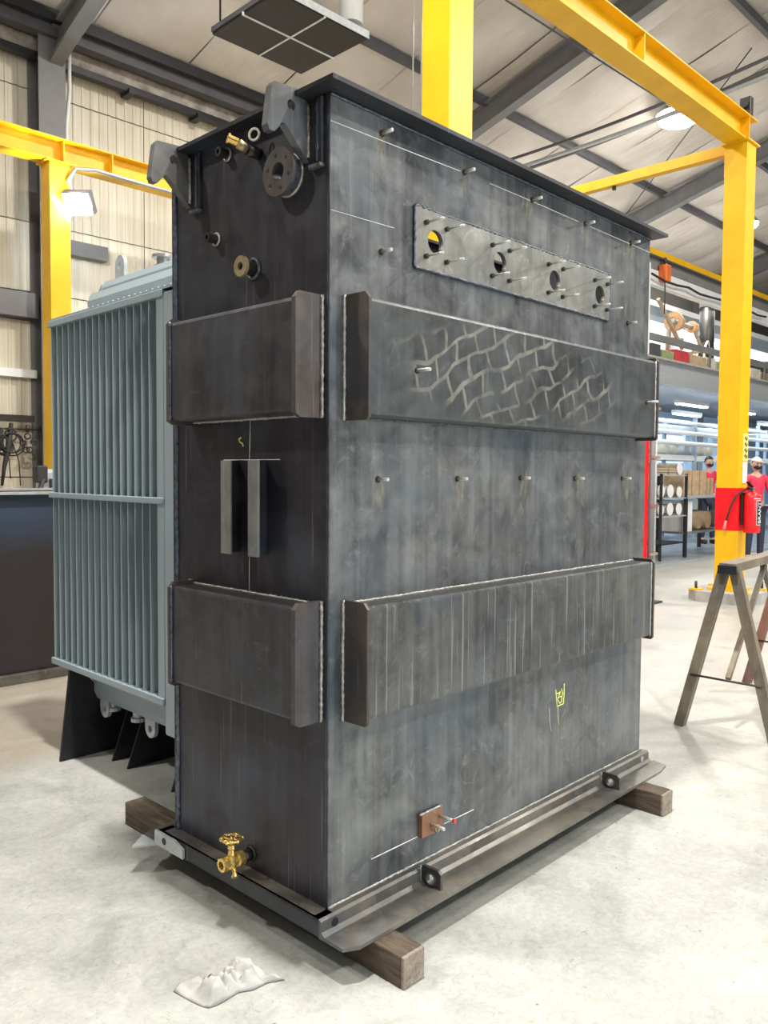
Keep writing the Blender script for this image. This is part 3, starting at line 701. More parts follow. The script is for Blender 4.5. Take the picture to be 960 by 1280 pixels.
# timbers under the tank
def timber(x, y0, y1, label, wd=.1):
    t = thing('timber_block', label, 'timber', (x, y0, 0), math.radians(.7))
    B(0, .012, 0, wd, y1-y0, ZR-.001, .006).build('beam_body', M['timber'], t)
    B(.001, 0, .001, wd-.001, .013, ZR-.002, .004).build('end_grain', M['timber_end'], t, 'pale sawn end')
timber(1.812, 1.70, 3.42, 'grimy wooden timber under the near end of the tank')
timber(3.618, 1.742, 3.42, 'grimy wooden timber under the far end of the tank, end showing at right', .105)

# ------------------------------------------------------------------ radiator transformer
R = thing('radiator_tank', 'blue-grey transformer tank with tall upright cooling fins behind the black tank', 'transformer', (2.0, 3.0, 0))
def RR(mb, nm, mat='radiator', lab=None, smooth=False, par=None): 
    o = mb.build(nm, M[mat], par or R, lab, smooth)
    if not par: o.location = (-2.0, -3.0, 0)
    return o
FY0, FY1, FZ0, FZ1 = 3.446, 4.64, .50, 2.425
RR(B(2.13, 3.14, .30, 3.2, 4.50, 2.60, .06), 'tank_body')
fin0 = None; nf = 17
for k in range(nf):
    y = FY0+.03+(FY1-FY0-.05)*k/(nf-1)
    if fin0 is None: fin0 = RR(B(2.0, 0, FZ0+.03, 2.13, .009, FZ1-.02, .003), 'cooling_fin', 'radiator_light'); f = fin0
    else: f = copy_part(fin0, R)
    f.location = (-2.0, y-3.0, 0)
RR(B(2.115, FY0, FZ0, 2.13, FY1, FZ1), 'fin_backing')
RR(B(1.99, FY0-.02, FZ1-.025, 2.25, FY1+.01, FZ1+.01, .004), 'fin_top_plate')
RR(B(1.99, FY0-.02, FZ0, 2.24, FY1+.01, FZ0+.035, .004), 'fin_bottom_plate', 'radiator_light')
RR(B(1.985, FY0-.02, 1.448, 2.012, FY1+.01, 1.478, .004), 'fin_cross_bar', 'radiator_light', 'pale cross bar over the fins')
RR(B(2.0, FY0-.02, FZ0, 2.012, FY0+.035, FZ1, .002), 'fin_frame')
RR(B(2.002, 3.14, .36, 2.24, FY0-.015, FZ1-.0, .012), 'side_case')
RR(MB().prism([(2.0, 3.14, FZ1+.01), (2.24, 3.14, FZ1+.075), (2.24, FY1, FZ1+.075), (2.0, FY1, FZ1+.01)], (0, 0, .012)), 'sloped_cover')
mb = MB()
for k in range(26): mb.sphere((2.06, 3.17+k*.056, FZ1+.042), .009, 6)
RR(mb, 'cover_bolt', 'galv')
RR(B(2.18, 3.14, 2.45, 3.25, 4.42, 2.66, .05), 'top_cover', 'radiator_light')
RR(MB().prism([(2.2, 4.42, 2.48), (2.2, 4.60, 2.48), (2.2, 4.42, 2.64)], (.03, 0, 0)), 'corner_gusset')
for y, z, lab in ((3.52, 2.66, None), (4.16, 2.66, None)):
    RR(MB().prism([(2.2, y, z-.03)]+[(2.2, y+.05-.05*math.cos(a), z+.055+.05*math.sin(a)) for a in [PI*i/10 for i in range(11)]]+[(2.2, y+.1, z-.03)], (.02, 0, 0), [circ((2.2, y+.05, z+.052), .02, 'x', 14)]), 'lifting_eye', 'galv')
RR(MB().lathe((2.33, 3.98, 2.66), (0, 0, 1), [(0, .05), (.03, .05), (.03, .035), (.07, .035), (.07, .06), (.085, .06)], 16), 'filler_cap', 'chrome')
for y in (4.30, 4.02):
    RR(MB().lathe((2.19, y, .32), (0, 0, -1), [(0, .03), (.04, .03), (.04, .04), (.06, .04)], 14), 'drain_plug', 'galv')
for y in (4.28, 3.78):
    RR(MB().prism([(2.15, y, .34)]+[(2.15, y+.05-.05*math.cos(a), .27-.05*math.sin(a)) for a in [PI*i/8 for i in range(9)]]+[(2.15, y+.1, .34)], (.02, 0, 0), [circ((2.15, y+.05, .265), .02, 'x', 14)]), 'lifting_eye', 'galv')
RR(MB().prism([(1.93, 4.41, 0), (1.99, 4.41, .50), (2.06, 4.41, .50), (2.2, 4.41, .31), (2.2, 4.41, 0)], (0, .015, 0)), 'black_leg_plate', 'black')
RR(MB().prism([(2.2, 4.412, 0), (2.2, 4.412, .31), (2.9, 4.412, .31), (2.9, 4.412, 0)], (0, .012, 0)), 'black_leg_plate', 'black')
for y in (4.22, 4.05, 3.6):
    RR(MB().prism([(2.14, y, 0), (2.25, y, .318), (3.1, y, .318), (3.15, y, 0)], (0, .012, 0)), 'black_leg_plate', 'black')
# low dark tank at the far left
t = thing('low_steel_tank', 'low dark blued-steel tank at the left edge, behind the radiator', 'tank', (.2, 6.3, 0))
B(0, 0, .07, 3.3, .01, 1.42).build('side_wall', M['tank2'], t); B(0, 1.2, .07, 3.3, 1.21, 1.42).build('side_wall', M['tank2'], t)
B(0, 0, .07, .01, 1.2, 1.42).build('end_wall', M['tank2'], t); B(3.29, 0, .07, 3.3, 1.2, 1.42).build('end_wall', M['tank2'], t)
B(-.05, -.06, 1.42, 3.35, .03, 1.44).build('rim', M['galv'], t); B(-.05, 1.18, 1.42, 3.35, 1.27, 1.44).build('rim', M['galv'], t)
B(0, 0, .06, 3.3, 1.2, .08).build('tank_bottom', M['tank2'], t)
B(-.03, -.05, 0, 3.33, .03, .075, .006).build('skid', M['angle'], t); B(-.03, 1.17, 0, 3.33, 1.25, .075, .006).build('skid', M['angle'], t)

# welding kit hanging on the left wall
t = thing('hose_rail', 'dark rail on the left wall with hoses and clamps hanging from it', 'rail', (4.1, 12.3, 2.28))
B(0, .05, .03, .98, .14, .13).build('rail_bar', M['stud_dark'], t); MB().cyl((0, .0, -.08), (1.05, 0, -.08), .012, 8).build('hook_bar', M['stud_dark'], t)
def coil(x, z, s, label, n=5):
    t = thing('hose_coil', label, 'hose', (x, 12.24, z)); random.seed(int(x*100))
    mb = MB()
    for k in range(n):
        r = s*random.uniform(.5, 1); mb.torus((random.uniform(-.03, .03), -.03*k*.4, -r*1.1), (random.uniform(-.2, .2), 1, 0), r*.55, .012, 18, 5)
    mb.build('loops', M['rubber'], t)
    MB().tube([(0, 0, .0), (-.05, -.02, -s*1.1), (-.12, -.02, -s*2.2), (-.15, -.02, -s*3)], [.03, .045, .03, .02], 8).build('hanging_hose', M['rubber'], t)
    MB().tube([(.02, 0, -s), (.1, 0, -s*1.8), (.12, -.0, -s*3)], .008, 6).build('thin_cable', M['rubber'], t)
coil(4.56, 2.2, .24, 'black hose coil hanging on the wall rail at the left edge')
coil(4.70, 2.28, .30, 'larger black hose coil with a grip, right of the leftmost coil')
t = thing('clamp_cluster', 'bunch of small steel shackles hanging from the wall rail', 'shackles', (4.93, 12.24, 2.2))
for k, (a, b) in enumerate(((-.07, -.2), (.0, -.1), (.03, -.3), (.09, -.18), (-.02, -.3))): MB().torus((a, 0, b), (.3, 1, 0), .04, .012, 14, 6).build('shackle', M['stud_dark'], t)
MB().cyl((0, 0, -.04), (0, 0, .06), .03, 8).build('hook', M['stud_dark'], t)
t = thing('bench_grinder', 'grey and black machine head peeking over the low dark tank', 'machine', (4.35, 10.2, 0))
B(-.25, -.2, 0, .25, .2, 1.2, .02).build('pedestal', M['gray'], t)
B(-.12, -.1, 1.2, .12, .12, 1.62, .05).build('head', M['galv'], t); B(-.2, -.16, 1.45, -.06, -.02, 1.66, .02).build('motor', M['rubber'], t)
MB().tube([(-.12, -.15, 1.5), (-.22, -.15, 1.2), (-.3, -.15, .9)], .03, 8).build('arm', M['rubber'], t); MB().cyl((0, -.13, 1.2), (0, -.13, 1.5), .035, 10).build('spindle', M['rubber'], t)
tag(MB().lathe((5.02, 10.6, 0), (0, 0, 1), [(0, .16), (1.15, .16), (1.36, .1), (1.42, .04)], 18).build('gas_cylinder', M['red']), 'red gas cylinder behind the radiator tank at left', 'gas cylinder')

# crumpled rag on the floor
def rag():
    out = [(1.338, 2.218), (1.305, 2.194), (1.312, 2.15), (1.318, 2.11), (1.328, 2.07), (1.339, 2.049), (1.365, 2.043), (1.393, 2.044), (1.444, 2.048), (1.484, 2.027), (1.534, 2.025), (1.585, 2.0), (1.56, 2.07), (1.551, 2.126), (1.542, 2.186), (1.495, 2.171), (1.445, 2.15), (1.415, 2.142), (1.391, 2.157), (1.36, 2.19)]
    cx, cy = 1.43, 2.10; N = len(out)*4; mb = MB(); rings = []; K = 16
    def edge(t):
        i = int(t*len(out)) % len(out); f = t*len(out)-int(t*len(out)); a, b = out[i], out[(i+1) % len(out)]; return a[0]+(b[0]-a[0])*f, a[1]+(b[1]-a[1])*f
    for j in range(1, K+1):
        ring = []
        for k in range(N):
            ex, ey = edge(k/N); f = j/K; x = cx+(ex-cx)*f; y = cy+(ey-cy)*f
            r1 = abs(pnoise((x*24+y*14, y*10-x*7, 1.3))); r2 = abs(pnoise((x*60, y*45, 4))); env = (1-f**3)
            h = .003+env*(.01+.10*r1+.03*r2)
            ring.append(mb.bm.verts.new((x+.01*pnoise((x*25, y*25, 9))*env, y, h)))
        rings.append(ring)
    cv_ = mb.bm.verts.new((cx, cy, .05))
    for k in range(N): mb.bm.faces.new((cv_, rings[0][k], rings[0][(k+1) % N]))
    for a, b in zip(rings, rings[1:]):
        for k in range(N): mb.bm.faces.new((a[k], b[k], b[(k+1) % N], a[(k+1) % N]))
    o = mb.build('rag', simple('grey_rag_cloth', (.40, .40, .385), .9, 0, .12, 10, .2), smooth=True)
    m = o.modifiers.new('thick', 'SOLIDIFY'); m.thickness = .002
    tag(o, 'crumpled pale grey rag lying on the floor in front of the tank', 'rag')
rag()

# ------------------------------------------------------------------ sawhorse
def rust_steel(): return mill_steel('rusty_square_tube', (.13, .10, .065), (.27, .24, .18), (.20, .10, .035), .95, .6, metal=.2)
M['saw'] = rust_steel(); M['sawred'] = mill_steel('red_rust_tube', (.12, .05, .035), (.22, .11, .08), (.2, .07, .03), .8, .6, metal=.1)
t = thing('sawhorse', 'rusty square-tube sawhorse trestle at the right edge', 'trestle', (5.08, 2.05, 0), math.radians(5))
def bar(p, q, w_, nm, mat, par=None):
    p, q = Vector(p), Vector(q); d = (q-p).normalized(); x = Vector((1, 0, 0)); x = (x-d*x.dot(d)).normalized(); y = d.cross(x)
    mb = MB(); A = [mb.bm.verts.new(p+x*w_/2*a+y*w_/2*b) for a, b in ((-1, -1), (1, -1), (1, 1), (-1, 1))]; Bv = [mb.bm.verts.new(v.co+(q-p)) for v in A]
    mb.bm.faces.new(A); mb.bm.faces.new(Bv[::-1])
    for k in range(4): mb.bm.faces.new((A[k], Bv[k], Bv[(k+1) % 4], A[(k+1) % 4]))
    return mb.build(nm, M[mat], par or t)
def yleg(z, s): return s*(.035+(.275-.035)*(1-z/1.0))
for x, ma in ((0, 'saw'), (1.42, 'sawred')):
    for s in (1, -1): bar((x, s*.285, 0), (x, s*.035, 1.01), .06, 'leg', ma)
    MB().cyl((x-.03, yleg(.34, 1)+.02, .345), (x-.03, yleg(.34, -1)-.02, .335), .007, 6).build('cross_rod', M['stud_dark'], t)
    B(x-.04, -.30, 0, x+.04, -.26, .008).build('foot_pad', M['stud_dark'], t)
B(-.05, -.05, 1.01, 1.5, .05, 1.065, .004).build('top_bar', M['saw'], t)
B(-.06, -.055, 1.0, -.04, .055, 1.05).build('end_plate', M['black'], t)
bar((.02, 0, .34), (.75, 0, .99), .03, 'diagonal_brace', 'saw'); bar((1.4, 0, .34), (.7, 0, .99), .03, 'diagonal_brace', 'saw')

# ------------------------------------------------------------------ fire extinguisher
t = thing('fire_extinguisher', 'red fire extinguisher with black hose hanging on the right yellow column', 'fire extinguisher', (10.62, 4.03, .88))
MB().lathe((0, 0, 0), (0, 0, 1), [(0, .09), (.01, .1), (.44, .1), (.49, .085), (.515, .045), (.54, .03)], 28).build('cylinder', M['red'], t, smooth=True)
B(-.03, -.03, .53, .03, .03, .57, .005).build('valve_head', M['chrome'], t)
MB().prism([(-.02, -.02, .57), (-.02, .02, .57), (-.16, .02, .63), (-.16, -.02, .63)], (0, 0, .012)).build('lever', M['black'], t)
MB().prism([(-.02, -.02, .54), (-.02, .02, .54), (-.15, .02, .56), (-.15, -.02, .56)], (0, 0, .012)).build('handle', M['black'], t)
MB().tube([(-.0, .02, .55), (-.10, .06, .54), (-.17, .14, .46), (-.19, .2, .3), (-.2, .24, .14)], .011, 8).build('hose', M['rubber'], t)
MB().cyl((-.2, .24, .15), (-.2, .265, .03), .013, 10, .022).build('nozzle', simple('pink_red_nozzle', (.75, .2, .2), .5), t)
B(-.08, .08, .1, .08, .11, .5).build('bracket', M['black'], t)
# label wrapped as a thin curved patch facing the camera, with vertical letters
def patch(a0, a1, z0, z1, r, nm, mat):
    mb = MB(); n = 8
    for k in range(n):
        a, b = a0+(a1-a0)*k/n, a0+(a1-a0)*(k+1)/n
        mb.quad([(r*math.cos(a), r*math.sin(a), z0), (r*math.cos(b), r*math.sin(b), z0), (r*math.cos(b), r*math.sin(b), z1), (r*math.cos(a), r*math.sin(a), z1)])
    return mb.build(nm, M[mat], t)
A0 = math.radians(-128); A1 = math.radians(-72)
patch(A0, A1, .10, .41, .1008, 'label', 'white'); patch(A0+.06, A1-.06, .108, .402, .1014, 'label_panel', 'black'); patch(A0-.35, A1, .425, .435, .1008, 'label_stripe', 'white')
def text(body, size, name, mat, parent, loc, rot):
    cu = bpy.data.curves.new(name, 'FONT'); cu.body = body; cu.size = size; cu.extrude = .0008; cu.align_x = 'CENTER'; cu.align_y = 'CENTER'; cu.resolution_u = 2
    o = bpy.data.objects.new(name, cu); C.objects.link(o); bpy.context.view_layer.update()
    me = bpy.data.meshes.new_from_object(o.evaluated_get(bpy.context.evaluated_depsgraph_get())); bpy.data.objects.remove(o)
    o = bpy.data.objects.new(name, me); me.materials.append(mat); C.objects.link(o); o.parent = parent; o.location = loc; o.rotation_euler = rot; return o
am = (A0+A1)/2
tx = text('BRANT', .085, 'lettering', M['white'], t, (.1035*math.cos(am), .1035*math.sin(am), .255), (0, 0, 0))
nrm = Vector((math.cos(am), math.sin(am), 0)); up = Vector((0, 0, 1)); xr = up; yr = nrm.cross(xr)
tx.matrix_local = Matrix.Translation(tx.location) @ Matrix((xr, yr, nrm)).transposed().to_4x4()

# ------------------------------------------------------------------ mezzanine and the bright store under it
MY = 7.4
mz = thing('mezzanine', 'grey steel mezzanine floor with beam edge and rail at the far right', 'mezzanine', (14.0, MY, 0))
def ZM(mb, nm, mat, lab=None): return mb.build(nm, M[mat], mz, lab)
ZM(B(0, 0, 3.32, 20, .02, 3.76), 'edge_beam_web', 'galv'); ZM(B(0, -.1, 3.30, 20, .1, 3.325), 'edge_beam_flange', 'galv'); ZM(B(0, -.12, 3.755, 20, .12, 3.79), 'edge_beam_flange', 'concrete')
ZM(B(0, .1, 3.6, 20, 5.1, 3.78), 'deck', 'gray')
ZM(B(0.1, -.1, 3.79, .2, 0, 5.45), 'end_post', 'white')
ZM(B(0, -.04, 4.10, 20, .02, 4.22), 'guard_rail', 'gray')
for x in (.2, 3.0, 6.0, 9.0): ZM(B(x-.03, -.03, 3.79, x+.03, .0, 4.1), 'rail_post', 'gray')
for x in (.4, 7.5, 14): ZM(B(x-.1, .02, .05, x+.1, .22, 3.3), 'support_post', 'white')
gw = thing('glazed_partition', 'bright glazed office wall standing on the mezzanine', 'partition', (14.0, MY+1.3, 3.79))
glass = NT('window_glass'); glass.b.inputs['Transmission Weight'].default_value = 1; glass.b.inputs['IOR'].default_value = 1.1; glass.fin((.9, .95, .97), .03)
for k in range(9):
    B(k*2.0, 0, 0, k*2.0+.07, .08, 1.5).build('mullion', M['galv'], gw)
    B(k*2.0+.07, .035, .1, k*2.0+2.0, .045, 1.5).build('glass_pane', glass.m, gw)
B(0, -.02, 0, 18, .1, .1).build('sill', M['galv'], gw); B(0, -1.32, 1.32, 18, -1.2, 1.60).build('head_trim', M['white'], gw); B(0, 0, 1.5, 18, 3.8, 1.62).build('office_ceiling', M['white'], gw)
B(0, -1.30, 1.62, 18, -1.2, 1.95).build('upper_band', M['corrugated'], gw)
B(0, 3.7, 0, 18, 3.8, 1.5).build('office_back_wall', simple('office_wall_paint', (.62, .72, .76), .6), gw)
for x in (1.5, 4.5, 8, 12, 16): 
    B(x, 1.2, 1.42, x+1.2, 1.4, 1.49).build('ceiling_tube', M['tube_glow'], gw)
area('office_light', (20, 10.4, 5.15), 12, 100, (.85, .94, 1), (0, 0, 0), 'RECTANGLE', 2.4)
area('office_light', (18.5, 8.1, 5.2), 8, 60, (.9, .96, 1), (0, 0, 0), 'RECTANGLE', .8)
t = thing('yellow_rail_beam', 'thin yellow rail running above the mezzanine at the far right', 'beam', (13.2, MY, 5.62)); B(0, -.06, 0, 21, .06, .13).build('rail_body', M['yellow'], t); B(0, -.1, -.02, 21, .1, 0).build('rail_flange', M['darkgray'], t)
t = thing('hoist_trolley', 'small orange hoist hanging from the thin yellow rail beside the tank edge', 'hoist', (14.75, MY-.1, 5.2)); B(-.1, -.08, 0, .1, .08, .3, .02).build('hoist_body', simple('orange_paint', (.7, .15, .03), .5), t); MB().cyl((0, 0, .3), (0, 0, .44), .03, 8).build('hanger', M['stud_dark'], t); MB().tube([(0, 0, 0), (.02, 0, -.3), (.0, 0, -.6)], .012, 6).build('chain', M['stud_dark'], t)
pts = [(14.2+i*.5, MY-.12, 5.25-.06*abs(math.sin(i*1.1))) for i in range(12)]
tag(MB().tube(pts, .022, 6).build('festoon_cable', M['rubber']), 'drooping black festoon cable below the thin yellow rail', 'cable')
# reel stand with two spools on the mezzanine
t = thing('reel_stand', 'wooden stand with two orange cable spools on the mezzanine', 'reel stand', (15.0, 7.75, 3.79))
sp = simple('orange_plywood', (.50, .30, .15), .7, 0, .2, 8)
for x, r in ((1.12, .20), (1.92, .12)):
    MB().lathe((x-.06, 0, .9), (1, 0, 0), [(0, r*.5), (0, r), (.05, r), (.05, r*.5)], 22, close=True).build('spool_disc', sp, t)
    MB().lathe((x+.10, 0, .9), (1, 0, 0), [(0, r*.3), (0, r*.8), (.04, r*.8), (.04, r*.3)], 22, close=True).build('spool_disc', sp, t)
MB().cyl((1.0, 0, .91), (2.1, 0, .89), .045, 12).build('spindle', M['concrete'], t)
M['pale_wood'] = wood('pale_wood', (.30, .24, .15), (.50, .42, .30))
for p, q in (((.4, .0, 1.25), (1.5, 0, .4)), ((.35, .1, .5), (1.7, .1, .62)), ((2.0, 0, .9), (2.9, 0, 0)), ((2.9, 0, .55), (1.6, 0, .3)), ((1.0, .1, 0), (1.1, .1, .95))):
    bar(p, q, .06, 'strut', 'pale_wood')
random.seed(5)
cols_ = [('cardboard', (.45, .33, .2)), ('red', (.5, .04, .05)), ('green', (.25, .3, .14)), ('pale', (.55, .52, .42)), ('brown', (.28, .2, .12)), ('dark', (.06, .06, .07))]
CM = {n: simple('box_'+n, c, .8, 0, .2, 8) for n, c in cols_}
x = 14.6; k = 0
for (wd, hh, cn, lab) in ((.35, .28, 'dark', 'dark box by the tank edge on the mezzanine'), (.5, .2, 'green', 'olive crate leftmost on the mezzanine edge'), (.6, .27, 'red', 'low red crate on the mezzanine edge'), (.75, .24, 'cardboard', 'cardboard carton beside the red crate on the mezzanine'), (.4, .26, 'pale', 'pale carton on the mezzanine edge'), (.7, .22, 'green', 'olive crate on the mezzanine left of the black one'), (.45, .27, 'dark', 'black crate on the mezzanine left of the yellow column'), (.5, .2, 'brown', 'brown box on the mezzanine behind the yellow column'), (.6, .26, 'pale', 'pale box on the mezzanine right of the yellow column'), (.5, .22, 'brown', 'rightmost brown box on the mezzanine')):
    tag(B(x, 7.45, 3.79, x+wd, 7.7, 3.79+hh, .01).build('storage_box', CM[cn]), lab, 'box'); x += wd+.06
t = thing('cable_coil', 'black and white tangle of cable coils on the mezzanine beside the column', 'cable coil', (17.75, 7.8, 3.79)); 
for k in range(4): MB().torus((0, .05*k, .36), (.2*k-.3, 1, .1), .34-.03*k, .022, 24, 6).build('loop', M['rubber'] if k % 2 else M['white'], t)
t = thing('vertical_duct', 'dark vertical duct with a white elbow on the mezzanine', 'duct', (18.1, 7.95, 3.79))
MB().cyl((0, 0, 0), (0, 0, 1.7), .16, 18).build('pipe', M['stud_dark'], t); MB().tube([(0, 0, 1.5), (0, 0, 1.75), (.1, -.02, 1.95), (.35, -.05, 2.0)], .17, 14).build('elbow', M['white'], t)
t = thing('office_chair', 'black chair on the mezzanine right of the yellow column', 'chair', (19.6, 8.0, 3.79))
B(-.22, -.22, .42, .22, .22, .5, .03).build('seat', M['rubber'], t); B(-.2, .15, .5, .22, .22, 1.1, .05).build('backrest', M['rubber'], t); MB().cyl((0, 0, .08), (0, 0, .42), .03, 8).build('post', M['black'], t)
for k in range(5): MB().cyl((0, 0, .08), (.25*math.cos(k*1.257), .25*math.sin(k*1.257), .02), .02, 6).build('foot', M['black'], t)

# store room under the mezzanine
bw = simple('blue_cool_cast_paint', (.36, .45, .56), .6, 0, .06, 2)  # wall's blue is the cool lighting put into colour; rack posts share it
struct(B(13.6, 12.3, .05, 33.6, 12.4, 3.6).build('wall_left.001', bw)); struct(B(33.6, 7.5, .05, 33.7, 12.4, 3.6).build('wall_front.001', bw))
n = 0; ORD = ['first', 'second', 'third', 'fourth', 'fifth', 'sixth']; ROWN = ['nearest', 'middle', 'farthest']
for yy in (8.2, 9.6, 11.2):
    for xx in (15.2, 18.0, 20.8, 23.6, 26.4, 29.2):
        t = thing('strip_light', f'{ORD[n % 6]} fluorescent strip from the left in the {ROWN[n//6]} row under the mezzanine', 'light', (xx, yy, 3.12), 0, 'fluorescent strips under the mezzanine'); n += 1
        B(-.75, -.07, .04, .75, .07, .12).build('housing', M['white'], t); MB().cyl((-.72, -.035, .025), (.72, -.035, .025), .02, 8).build('tube', M['tube_glow'], t); MB().cyl((-.72, .035, .025), (.72, .035, .025), .02, 8).build('tube', M['tube_glow'], t)
for xx in (17, 22.5, 28): area('store_light', (xx, 9.8, 3.05), 5, 150, (.72, .86, 1), (0, 0, 0), 'RECTANGLE', 3)
def rack(x, y, L, label, levels=(.6, 1.3, 2.0, 2.7), d=.8):
    t = thing('pallet_rack', label, 'rack', (x, y, .05))
    for a in (0, L/2, L):
        for b_ in (0, d): B(a-.04, b_-.04, 0, a+.04, b_+.04, 2.95).build('upright', bw, t)
    for z in levels:
        B(0, 0, z, L, d, z+.03).build('shelf_board', M['white'], t)
        for b_ in (-.02, d-.02): B(0, b_, z-.1, L, b_+.04, z).build('rack_beam', M['white'] if z > 1.9 else bw, t)
    return t
rack(17.2, 9.0, 5.5, 'white and blue storage rack in the store behind the workbench'); rack(24.0, 9.0, 5.5, 'storage rack further right in the store behind the workers'); rack(16.5, 11.4, 8, 'long storage rack against the back wall of the store')
random.seed(11)
for i in range(14):
    lv = (.68, 1.38, 2.08)[i % 3]; xx = 17.35+.55*(i//3)*1.9+random.uniform(0, .2); c = random.choice(list(CM))
    r = .14
    tag(MB().cyl((xx, 9.02, lv+r), (xx, 9.7, lv+r), r, 16).cyl((xx+.38, 9.02, lv+r*.8), (xx+.38, 9.6, lv+r*.8), r*.8, 14).build('paper_roll_pair', CM['pale'] if i % 2 else M['galv']), f'{"pale" if i % 2 else "grey"} roll pair, {ORD[i//3]} from the left on the {("lowest", "middle", "top")[i % 3]} shelf of the storage rack', 'rolls', 'roll pairs on the store rack')
for k, (z, lab) in enumerate(((2.85, 'topmost'), (2.6, 'middle'), (2.35, 'lowest'))):
    tag(MB().cyl((15.5, 8.8-.1*k, z), (24, 8.8-.1*k, z-.05), .05, 10).build('white_pipe', M['white']), lab+' of the three long white pipes over the store', 'pipe')
# black wire shelf with rolls
sh = thing('parts_shelf', 'black open shelf stacked with rolls and parts in front of the store', 'shelf', (13.98, 6.9, .0))
ZS = (.35, .85, 1.18, 1.60)
for a in (0, 1.0):
    for b_ in (0, .55): B(a-.02, b_-.02, 0, a+.02, b_+.02, 1.62).build('post', M['black'], sh)
for z in ZS:
    B(-.02, -.02, z-.02, 1.02, .57, z, 0).build('shelf_board', M['black'] if z < .5 else M['galv'], sh)
random.seed(3)
spots = []
for (z, lv) in ((.85, 'lower'), (1.18, 'middle'), (1.60, 'top')):
    for j in range(3): spots.append((z, lv, j))
kinds = ['left', 'centre', 'right']
for z, lv, j in spots:
    x = 14.12+j*.36; r = random.uniform(.10, .135)
    if lv == 'top' and j < 2:
        t = thing('lumber_stack', ('left' if j == 0 else 'centre')+' tan bundle of boards on top of the black shelf', 'boards', (x, 6.95, z))
        for q in range(3): B(-.14, -.02, q*.045, .16, .45, q*.045+.035).build('board', M['pale_wood'], t)
    else:
        t = thing('wire_spool', f'pale wire spool at the {kinds[j]} of the {lv} level of the black shelf', 'spool', (x, 6.98, z))
        MB().cyl((0, .0, r), (0, .42, r), r*.8, 16).build('winding', M['galv'] if j % 2 else CM['brown'], t); MB().cyl((0, -.02, r), (0, 0, r), r, 16).build('spool_rim', M['white'], t); MB().cyl((0, .42, r), (0, .44, r), r, 16).build('spool_rim', M['white'], t)
# workbench with cartons
wb = thing('workbench', 'grey workbench carrying cardboard cartons in front of the workers', 'workbench', (15.15, 6.95, .05))
B(0, 0, 1.10, 2.3, .8, 1.16, .01).build('bench_top', M['galv'], wb)
for a in (.05, 2.25):
    for b_ in (.05, .75): B(a-.03, b_-.03, 0, a+.03, b_+.03, 1.1).build('leg', M['rubber'], wb)
B(.0, .05, .42, 2.25, .75, .46).build('lower_shelf', M['gray'], wb); B(.1, .1, .46, .45, .6, 1.05).build('white_panel', M['white'], wb)
for k in range(3): MB().cyl((.75+k*.42, .1, .66), (.75+k*.42, .7, .66), .17, 16).build('stored_roll', CM['brown'] if k < 2 else CM['dark'], wb)
for (x, wd, h, lab) in ((15.2, .34, .47, 'tall cardboard carton, leftmost on the workbench'), (15.58, .62, .48, 'tall wide cardboard carton in the middle of the workbench'), (16.24, .30, .33, 'shorter orange-brown carton, rightmost on the workbench')):
    t = thing('cardboard_carton', lab, 'carton', (x, 7.05, 1.21)); B(0, 0, 0, wd, .4, h, .004).build('carton_body', CM['cardboard'], t); B(wd/2-.02, -.002, 0, wd/2+.02, 0, h).build('tape', CM['brown'], t)
# red post and locker between tank and shelf
t = thing('red_door_post', 'red painted upright post seen between the black tank and the shelf', 'post', (9.46, 4.88, 0)); B(-.09, 0, 0, .09, .12, 2.6, .005).build('post_body', M['red'], t); B(-.14, -.05, 0, .14, .17, .02).build('base_plate', M['black'], t)
t = thing('dark_rod_rack', 'dark upright rod beside the red post', 'rod', (9.59, 4.86, 0)); MB().cyl((0, 0, .02), (0, 0, 2.6), .035, 10).build('rod', M['gray'], t); MB().cyl((.09, .0, .02), (.09, .0, 2.6), .02, 10).build('rod', M['galv'], t); B(-.1, -.08, 0, .2, .1, .02).build('base_plate', M['black'], t)
for z in (.6, 1.2, 1.8, 2.4): B(-.06, -.04, z, .13, -.02, z+.03).build('clip', M['chrome'], t)

